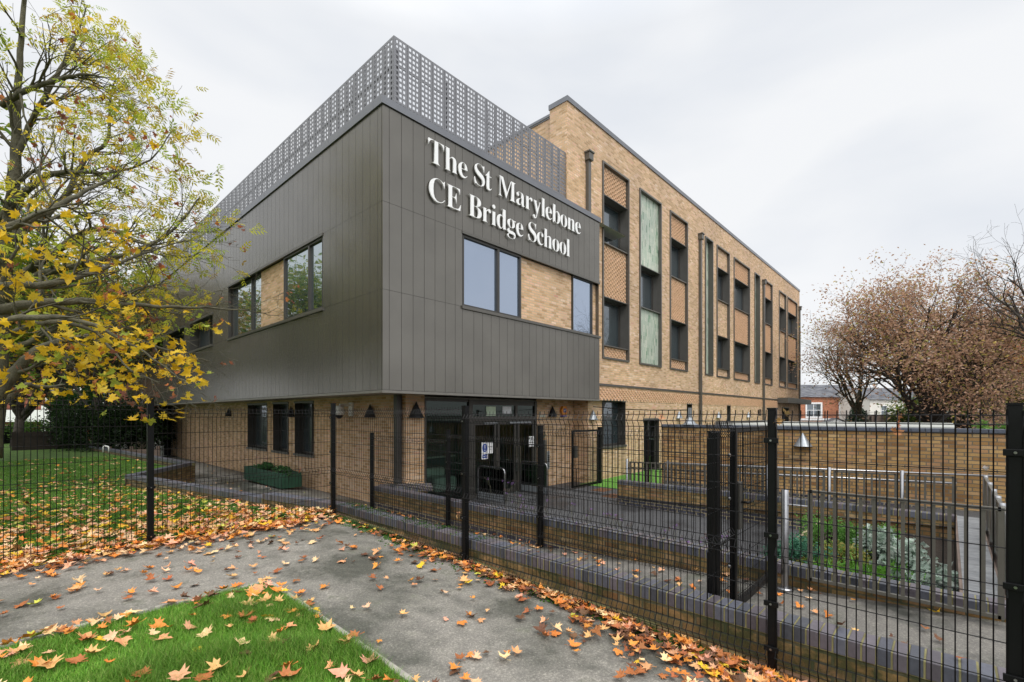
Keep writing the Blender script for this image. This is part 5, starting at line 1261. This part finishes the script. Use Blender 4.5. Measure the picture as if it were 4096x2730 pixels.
for k in range(n_):
    p = a+(c-a)*((k+.5)/n_); h = 1.15+.42*(k/n_)+rr.uniform(-.015,.015); g = rr.uniform(.75,1.2); b.col((.22*g,.165*g,.135*g)); b.obox(p+pw*((h-.9)/2+.25), e*(c-a).length/n_*.44, Vector((e.y,-e.x,0))*.012, pw*((h+.9)/2+.25))
b.build('fence_board', mat('fence_timber', rough=.85, attr=True, noise=(3,.25)), s)
b = MB(); [b.obox(a+(c-a)*t+Vector((CX-a.x,CY-a.y,0)).normalized()*.15+pw*.4, e*.06, Vector((e.y,-e.x,0))*.06, pw*1.2) for t in (.05,.2,.36,.52,.69,.86)]; b.build('fence_post', M_BARKD, s)
# far black mesh sports fence in front of the houses
s = empty('mesh_fence', tuple(g0(3230,46,-.5)), 'distant thin black mesh fence in front of the houses', 'fence', 'black welded mesh fences'); b = MB(); a = g0(3200,46,0); c = g0(3700,46,0)
for k in range(90): p = a+(c-a)*k/89; b.bar(p+pw*-.5, p+pw*2.05, .012)
for z in (.1,.6,1.1,1.6,2.0): b.bar(a+pw*z, c+pw*z, .014)
for k in range(6): p = a+(c-a)*k/5; b.bar(p+pw*-.5, p+pw*2.1, .08)
b.build('mesh_panel', M_WIRE, s)

# left-hand background: flats, trees, hedge
fw = []
for fl, zc in enumerate((-1.45,1.25,4.1,6.9,9.7)):
    for u in (3.0,5.6,8.5,11.0,13.2,15.4,18.2,20.8,23.4): fw.append((u, .62 if fl else 1.0, zc+1.6 if fl else -.55, zc+3.15 if fl else 1.0, 'plain'))
def ex2(root, P, e, nn, L):
    b = MB(); b.obox(P(9,.7,1.65), e*8.6, nn*.06, Vector((0,0,.55))); b.obox(P(9,.35,1.2), e*8.6, nn*.4, Vector((0,0,.08)))
    for u in (1,5.6,11.3,17): b.obox(P(u,.7,1.0), e*.22, nn*.08, Vector((0,0,1.6)))
    b.build('balcony', M_WHITE, root)
    b = MB()
    for z in (5.1,7.9,10.7): b.obox(P(19.3,.75,z), e*2.2, nn*.05, Vector((0,0,.55))); b.obox(P(19.3,.35,z-.5), e*2.2, nn*.4, Vector((0,0,.08)))
    b.build('balcony', mat('cream_panel', (.62,.58,.48), .7), root)
house('apartment_block', 'red brick flats with white balconies seen through the trees on the left', 'flats', -420, 420, 42, 46, -.9, 14, 14, M_RED, 10, wins=fw, extra=ex2)
house('apartment_block', 'second red brick block further off behind the pale trunk', 'flats', 420, 900, 58, 56, -.9, 5.6, 8.5, M_RED, 10, wins=[(u,.9,z,z+1.5,'plain') for u in (2,5,8,11) for z in (.3,3.3)])
OLV = [(.26,.17,.02),(.34,.20,.02),(.20,.17,.02),(.40,.22,.03)]
crown_tree('chestnut_tree', 'tree with dense amber leaves in front of the flats', g0(60,27), .8, cw(130,1330,27), 4.9, .26, OLV, (3,3,3,2), 15000, .24, 31, kids=(10,5,4), spread=.3, fork=.3)
crown_tree('chestnut_tree', 'slim dark trunked tree with thin amber leaves left of the pale trunk', g0(400,24), 1.2, cw(390,1340,24), 3.1, .13, OLV+[(.08,.14,.02)], (3,2,3,1,5), 6500, .20, 32, kids=(9,5,3), spread=.3)
crown_tree('plane_tree', 'pale thick trunked tree beside the far corner of the school', g0(556,33), 1.1, cw(520,1340,33), 3.8, .42, [(.12,.20,.03),(.20,.26,.04),(.30,.30,.04)], (4,3,2), 14000, .25, 33, bark=M_BARKP, kids=(10,5,4), spread=.35, fork=.45)
crown_tree('green_tree', 'tall loose green tree between the ash and the school', g0(660,38), 1.3, cw(620,1330,38), 3.4, .25, [(.14,.24,.03),(.24,.30,.03),(.34,.34,.04)], (4,3,2), 11000, .24, 34, kids=(10,5,4), spread=.35)
crown_tree('green_tree', 'pale yellow green tree behind the ash on the far left', g0(230,34), 1.3, cw(260,1400,34), 3.8, .3, [(.16,.26,.03),(.30,.34,.03),(.40,.38,.04)], (4,3,3), 12000, .25, 35, kids=(10,5,4), spread=.35)
# trees further left that the long windows mirror
crown_tree('green_tree', 'tall broad tree at the far left edge of the lawn', Vector((-5.5,26,0)), 1.3, Vector((-5.5,26,5.6)), 3.6, .35, [(.12,.22,.03),(.24,.30,.03),(.38,.36,.04)], (4,3,3), 16000, .24, 37, kids=(10,5,4), spread=.35, bark=M_BARKD)
crown_tree('green_tree', 'broad tree out on the lawn left of the view', Vector((-9,17,0)), 1.0, Vector((-9,17,6.4)), 4.2, .3, [(.12,.22,.03),(.28,.32,.03),(.40,.36,.04)], (4,3,3), 12000, .24, 36, kids=(10,5,4), spread=.3, bark=M_BARKD)
def bush(name, label, cat, c, rx, ry, h, n, size, cols, seed, group=None, kind=None, variants=blob):
    r = random.Random(seed); root = empty(name, c, label, cat, group); it = []; b = MB()
    for k in range(7): a = r.uniform(0,6.3); b.tube([Vector(c), Vector(c)+Vector((math.cos(a)*rx*.5, math.sin(a)*ry*.5, h*.7))], [.03*h, .008], 5)
    b.build('stem', M_BARKD, root)
    cl_ = [(r.uniform(-.8,.8)*rx, r.uniform(-.8,.8)*ry, r.uniform(.25,.85)*h) for _ in range(max(6,int(n/220)))]
    for _ in range(n):
        k = r.choice(cl_); p = np.array([k[0]+r.gauss(0,.22)*min(rx,1.2), k[1]+r.gauss(0,.22)*min(ry,1.2), max(.03, k[2]+r.gauss(0,.16)*h)]); g = r.uniform(.7,1.3); cc = r.choice(cols)
        it.append((r.randrange(len(variants)), rotm(r.uniform(0,6), r.uniform(0,1.5), r.uniform(0,6), size*r.uniform(.6,1.3)), p, tuple(v*g for v in cc)))
    o = scatter_mesh('foliage', it, M_TLEAF, variants); o.parent = root; return root
DG = [(.018,.04,.012),(.03,.06,.015),(.012,.025,.01)]
for k, (sx, d, w, h, l) in enumerate(((360,25,1.6,2.1,'dark hedge clump below the dark trunks'),(440,24.5,1.7,2.3,'dark hedge clump behind the small white hoop'),(520,24,1.5,2.2,'dark hedge clump left of the pale trunk'),(600,25,1.5,2.4,'dark hedge clump next to the end of the school'),(665,33,1.4,1.8,'dark hedge clump just past the end of the brick side wall'))):
    p = g0(sx,d,-.05); bush('hedge', l, 'hedge', p, w, w, h, 5200, .15, DG, 40+k, 'dark hedge clumps at the end of the lawn')
bush('shrub', 'light green flowering shrub in front of the white balcony', 'shrub', g0(135,30,-.2), 1.2, 1.2, 1.5, 2500, .16, [(.10,.20,.04),(.16,.28,.06)], 50)
bush('shrub', 'small dark green shrub tree between the flats and the dark trunks', 'shrub', g0(315,26,.6), 1.3, 1.3, 2.8, 5000, .17, [(.03,.09,.02),(.05,.13,.03)], 51)
bush('shrub', 'bright green weeds growing on top of the far end of the garden', 'shrub', g0(3990,16,.9), .5, .5, .6, 500, .14, [(.10,.22,.04),(.16,.28,.06)], 52)
# picket fence, raised bed, white hoop, car
s = empty('picket_fence', tuple(g0(130,24,-.1)), 'dark brown picket fence at the back of the lawn', 'fence'); b = MB(); a = g0(50,23.4,0); c = g0(345,25.5,0); e = (c-a).normalized(); nn = Vector((e.y,-e.x,0))
for k in range(34): p = a+(c-a)*k/33; h = .92+.03*math.sin(k*2.3); b.obox(p+pw*h/2, e*.042, nn*.012, pw*h/2)
for z in (.25,.72): b.obox((a+c)/2+pw*z, (c-a)/2, nn*.03, pw*.04)
b.build('picket', mat('dark_fence_timber', (.030,.022,.017), .9, noise=(8,.3)), s)
s = empty('raised_bed', tuple(g0(505,22,-.3)), 'low weathered timber sleeper edging behind the far mossy wall', 'raised bed'); b = MB(); a = g0(430,22,0); c = g0(640,22.6,0); e = (c-a).normalized(); nn = Vector((e.y,-e.x,0))
for z in range(4): b.obox((a+c)/2+pw*(-.22+z*.105), (c-a)/2, nn*.04, pw*.048)
b.build('sleeper', M_TIMBER, s); b = MB(); [b.obox(a+(c-a)*t-nn*.07+pw*.0, e*.06, nn*.05, pw*.28) for t in (.03,.44,.95)]; b.build('bed_post', M_TIMBER, s)
s = empty('tube_hoop', tuple(g0(425,21,.0)), 'small bent white metal hoop on the far mossy wall', 'hoop'); b = MB(); a = g0(414,20.5,0); c = g0(436,20.5,0)
b.tube([a+pw*.15, a+pw*.38, a+(c-a)*.15+pw*.43, a+(c-a)*.8+pw*.40, c+pw*.34, c+pw*.15], .035, 8); b.build('hoop', M_WHITE, s, smooth=True)
def car(loc, yaw):
    s = empty('parked_car', loc, 'black car parked beyond the picket fence at the left edge', 'car', rz=0); R = Matrix.Rotation(yaw,3,'Z')
    prof = [(-2.1,.35),(-2.15,.75),(-1.9,.92),(-1.1,1.0),(-.5,1.42),(.9,1.45),(1.6,1.05),(2.1,.92),(2.15,.45),(2.05,.3)]
    def ext(pr, w0, w1, m, name, par):
        b = MB(); n = len(pr); L_ = [Vector(loc)+R @ Vector((x, -w0 if z < 1.0 else -w1, z)) for x,z in pr]; Rr = [Vector(loc)+R @ Vector((x, w0 if z < 1.0 else w1, z)) for x,z in pr]
        b.poly(L_); b.poly(Rr[::-1])
        for k in range(n): b.quad(L_[k], L_[(k+1)%n], Rr[(k+1)%n], Rr[k])
        return b.build(name, m, par, bevel=.04)
    body = ext(prof, .88, .70, mat('black_car_paint', (.012,.012,.014), .18, spec=.8), 'body', s); ext([(-1.0,1.02),(-.48,1.38),(.85,1.40),(1.45,1.06)], .80, .715, M_GLASS, 'side_window', s)
    for x in (-1.35,1.35):
        for y in (-.82,.82):
            b = MB(); c0 = Vector(loc)+R @ Vector((x,y-.1,.33)); c1 = Vector(loc)+R @ Vector((x,y+.1,.33)); b.tube([c0,c1], .33, 20); w = b.build('wheel', M_BLACK, s); b = MB(); b.tube([c0+(c0-c1)*.05,c1+(c1-c0)*.05], .2, 14); b.build('rim', M_GALV, w)
    b = MB(); [b.obox(Vector(loc)+R @ Vector((2.12,y,.72)), R @ Vector((.04,0,0)), R @ Vector((0,.18,0)), R @ Vector((0,0,.08))) for y in (-.6,.6)]; b.build('headlight', M_WHITE, s)
car(g0(-45,29,-.35), .75)

# plants in the court and bed
def verbena(x, y, z, h, seed, label):
    r = random.Random(seed); root = empty('verbena_plant', (x,y,z), label, 'plant', 'purple verbena stems along the second low wall'); b = MB(); fl = []; 
    for k in range(r.randint(3,5)):
        d = Vector((r.gauss(0,.28), r.gauss(0,.28), 1)).normalized(); p = Vector((x,y,z)); pts = [p.copy()]
        for i in range(5): d = (d+Vector((r.gauss(0,.08),r.gauss(0,.08),0))).normalized(); p = p+d*h/5*r.uniform(.8,1.1); pts.append(p.copy())
        b.tube(pts, [.004,.004,.0035,.003,.0025,.002], 3, cap=False)
        for q in range(3): e_ = pts[-1]+Vector((r.gauss(0,.05),r.gauss(0,.05),r.uniform(.0,.07))); b.tube([pts[-2], e_], .002, 3, cap=False); fl.append(e_)
    b.build('stem', mat('dry_stem', (.10,.10,.06), .8) if 'dry_stem' not in bpy.data.materials else bpy.data.materials['dry_stem'], root)
    it = []
    for e_ in fl:
        cc = r.choice([(.36,.18,.52),(.42,.22,.58),(.20,.11,.10),(.14,.09,.07)])
        for _ in range(14): it.append((r.randrange(6), rotm(r.uniform(0,6),r.uniform(0,1.5),r.uniform(0,6),.016), np.array(e_)-np.array((x,y,z))+np.array([r.gauss(0,.010) for _ in range(3)]), cc))
    o = scatter_mesh('flower_head', it, M_TLEAF, blob); o.parent = root
vq = [(2.6,5.2,1.05,'tall stem against the entrance doors'),(2.62,4.6,.75,'left clump near the doors'),(2.58,4.1,.80,'below the right door hoop'),(2.7,3.6,.80,'right of the inner fence post'),(2.6,3.1,.70,'in front of the open court gate'),(2.75,2.65,.72,'by the manhole covers'),(2.65,2.2,.66,'left of the third low wall'),(2.6,1.75,.66,'in front of the third low wall'),(2.8,1.35,.6,'close to the cross gate')]
for k, (x, y, h, l) in enumerate(vq): verbena(x, y, -.5, h*1.12, 60+k, 'wispy purple verbena, '+l)
pb = [('silver_shrub','silvery white leaved shrub at the wall end of the planting bed',[(5.0,-.30),(4.2,-.55),(3.6,-.75)],[(.34,.42,.36),(.42,.48,.42),(.24,.32,.25)],.42,.09),
      ('juniper_plant','blue green feathery juniper clump beside the timber edging',[(3.9,.62)],[(.05,.16,.10),(.07,.20,.12)],.40,.05),
      ('heather_plant','bright green feathery heather clump behind the juniper',[(5.4,.55),(5.2,.0)],[(.09,.22,.04),(.14,.28,.06)],.42,.05),
      ('leafy_plant','yellow green leafy clump in the middle of the bed',[(4.6,.25),(3.5,.30)],[(.20,.27,.05),(.13,.22,.05),(.30,.26,.07)],.26,.07),
      ('grass_tuft','tuft of long green grass at the front of the bed',[(3.2,-.10),(3.6,-.25)],[(.10,.27,.03),(.15,.33,.05)],.30,.12)]
long_blade = [(np.array([(-.04,0,0),(.04,0,0),(.03,.5,.35),(.0,1.2,.5),(-.03,.5,.35)])*1.0, [(0,1,2,3,4)])]
for k, (nm, lab, cs, cols, h, sz) in enumerate(pb):
    for j, (x, y) in enumerate(cs):
        l = lab if len(cs) == 1 else lab+(', deeper one' if j == 0 else (', nearer one' if j == len(cs)-1 else ', middle one'))
        bush(nm, l, 'plant', Vector((x,y,-.34)), .42, .34, h, 1500 if sz > .05 else 2600, sz, cols, 80+k*5+j, variants=blob if nm != 'grass_tuft' else long_blade)
for j, (y, l) in enumerate(((13.9,'leafy green plant at the near end of the green planter box'),(15.4,'leafy green plant at the far end of the green planter box'))):
    bush('leafy_plant', l, 'plant', Vector((2.2,y,.0)), .22, .6, .22, 700, .09, [(.03,.09,.03),(.05,.13,.04)], 95+j)
# odd leaves caught in the fences and the hanging dead leaf bunch
def caught(sx, sy, d, n, s, c, label, seed):
    r = random.Random(seed); p = cw(sx,sy,d); it = [(r.randrange(10), rotm(r.uniform(0,6),r.uniform(.9,1.7),r.uniform(0,6),s*r.uniform(.7,1.1)), np.array([r.gauss(0,.012),r.gauss(0,.012),-.05*k]), vary(c,r)) for k in range(n)]
    o = scatter_mesh('caught_leaf', it, M_LEAF, LV, label=label, cat='leaf'); o.location = p
caught(3580,1670,3.02,3,.075,(.28,.11,.04),'curled brown leaf bunch caught on the fence by the right post',1)
caught(3135,1655,3.2,2,.06,(.42,.24,.10),'tan curled leaf caught on the fence just right of the thick middle post',2)
caught(2646,1672,4.0,1,.07,(.38,.18,.09),'brown leaf caught in the fence above the dark door',3)
caught(1830,2055,5.5,2,.07,(.50,.30,.14),'pale brown leaf caught in the mesh left of a fence post',4)
caught(1200,1885,7.8,1,.075,(.55,.13,.03),'orange leaf caught in the mesh left of the fence corner post',5)
caught(3520,2160+430,3.0,3,.07,(.24,.12,.05),'dry brown leaves on stalks poking through the fence near the ground',6)
caught(615,1395,7.4,4,.085,(.14,.08,.05),'crumpled dark dead leaf bunch hanging from a maple twig',7)
caught(3960,1875,2.7,1,.045,(.78,.78,.76),'torn scrap of white tape tied to the fence wire',8)
# roofs across the road behind the camera, mirrored in the clad box windows
house('terraced_house', 'slate roofed brick house across the road, mirrored in the school windows', 'house', -3000, 5200, -26, -26, -.6, 5.4, 8.8, M_RED, 8, wins=[], chim=((20,-4,1.2,10.4),(34,-4,1.2,10.4),(60,-4,1.2,10.4),(78,-4,1.2,10.4),(95,-4,1.2,10.4)))
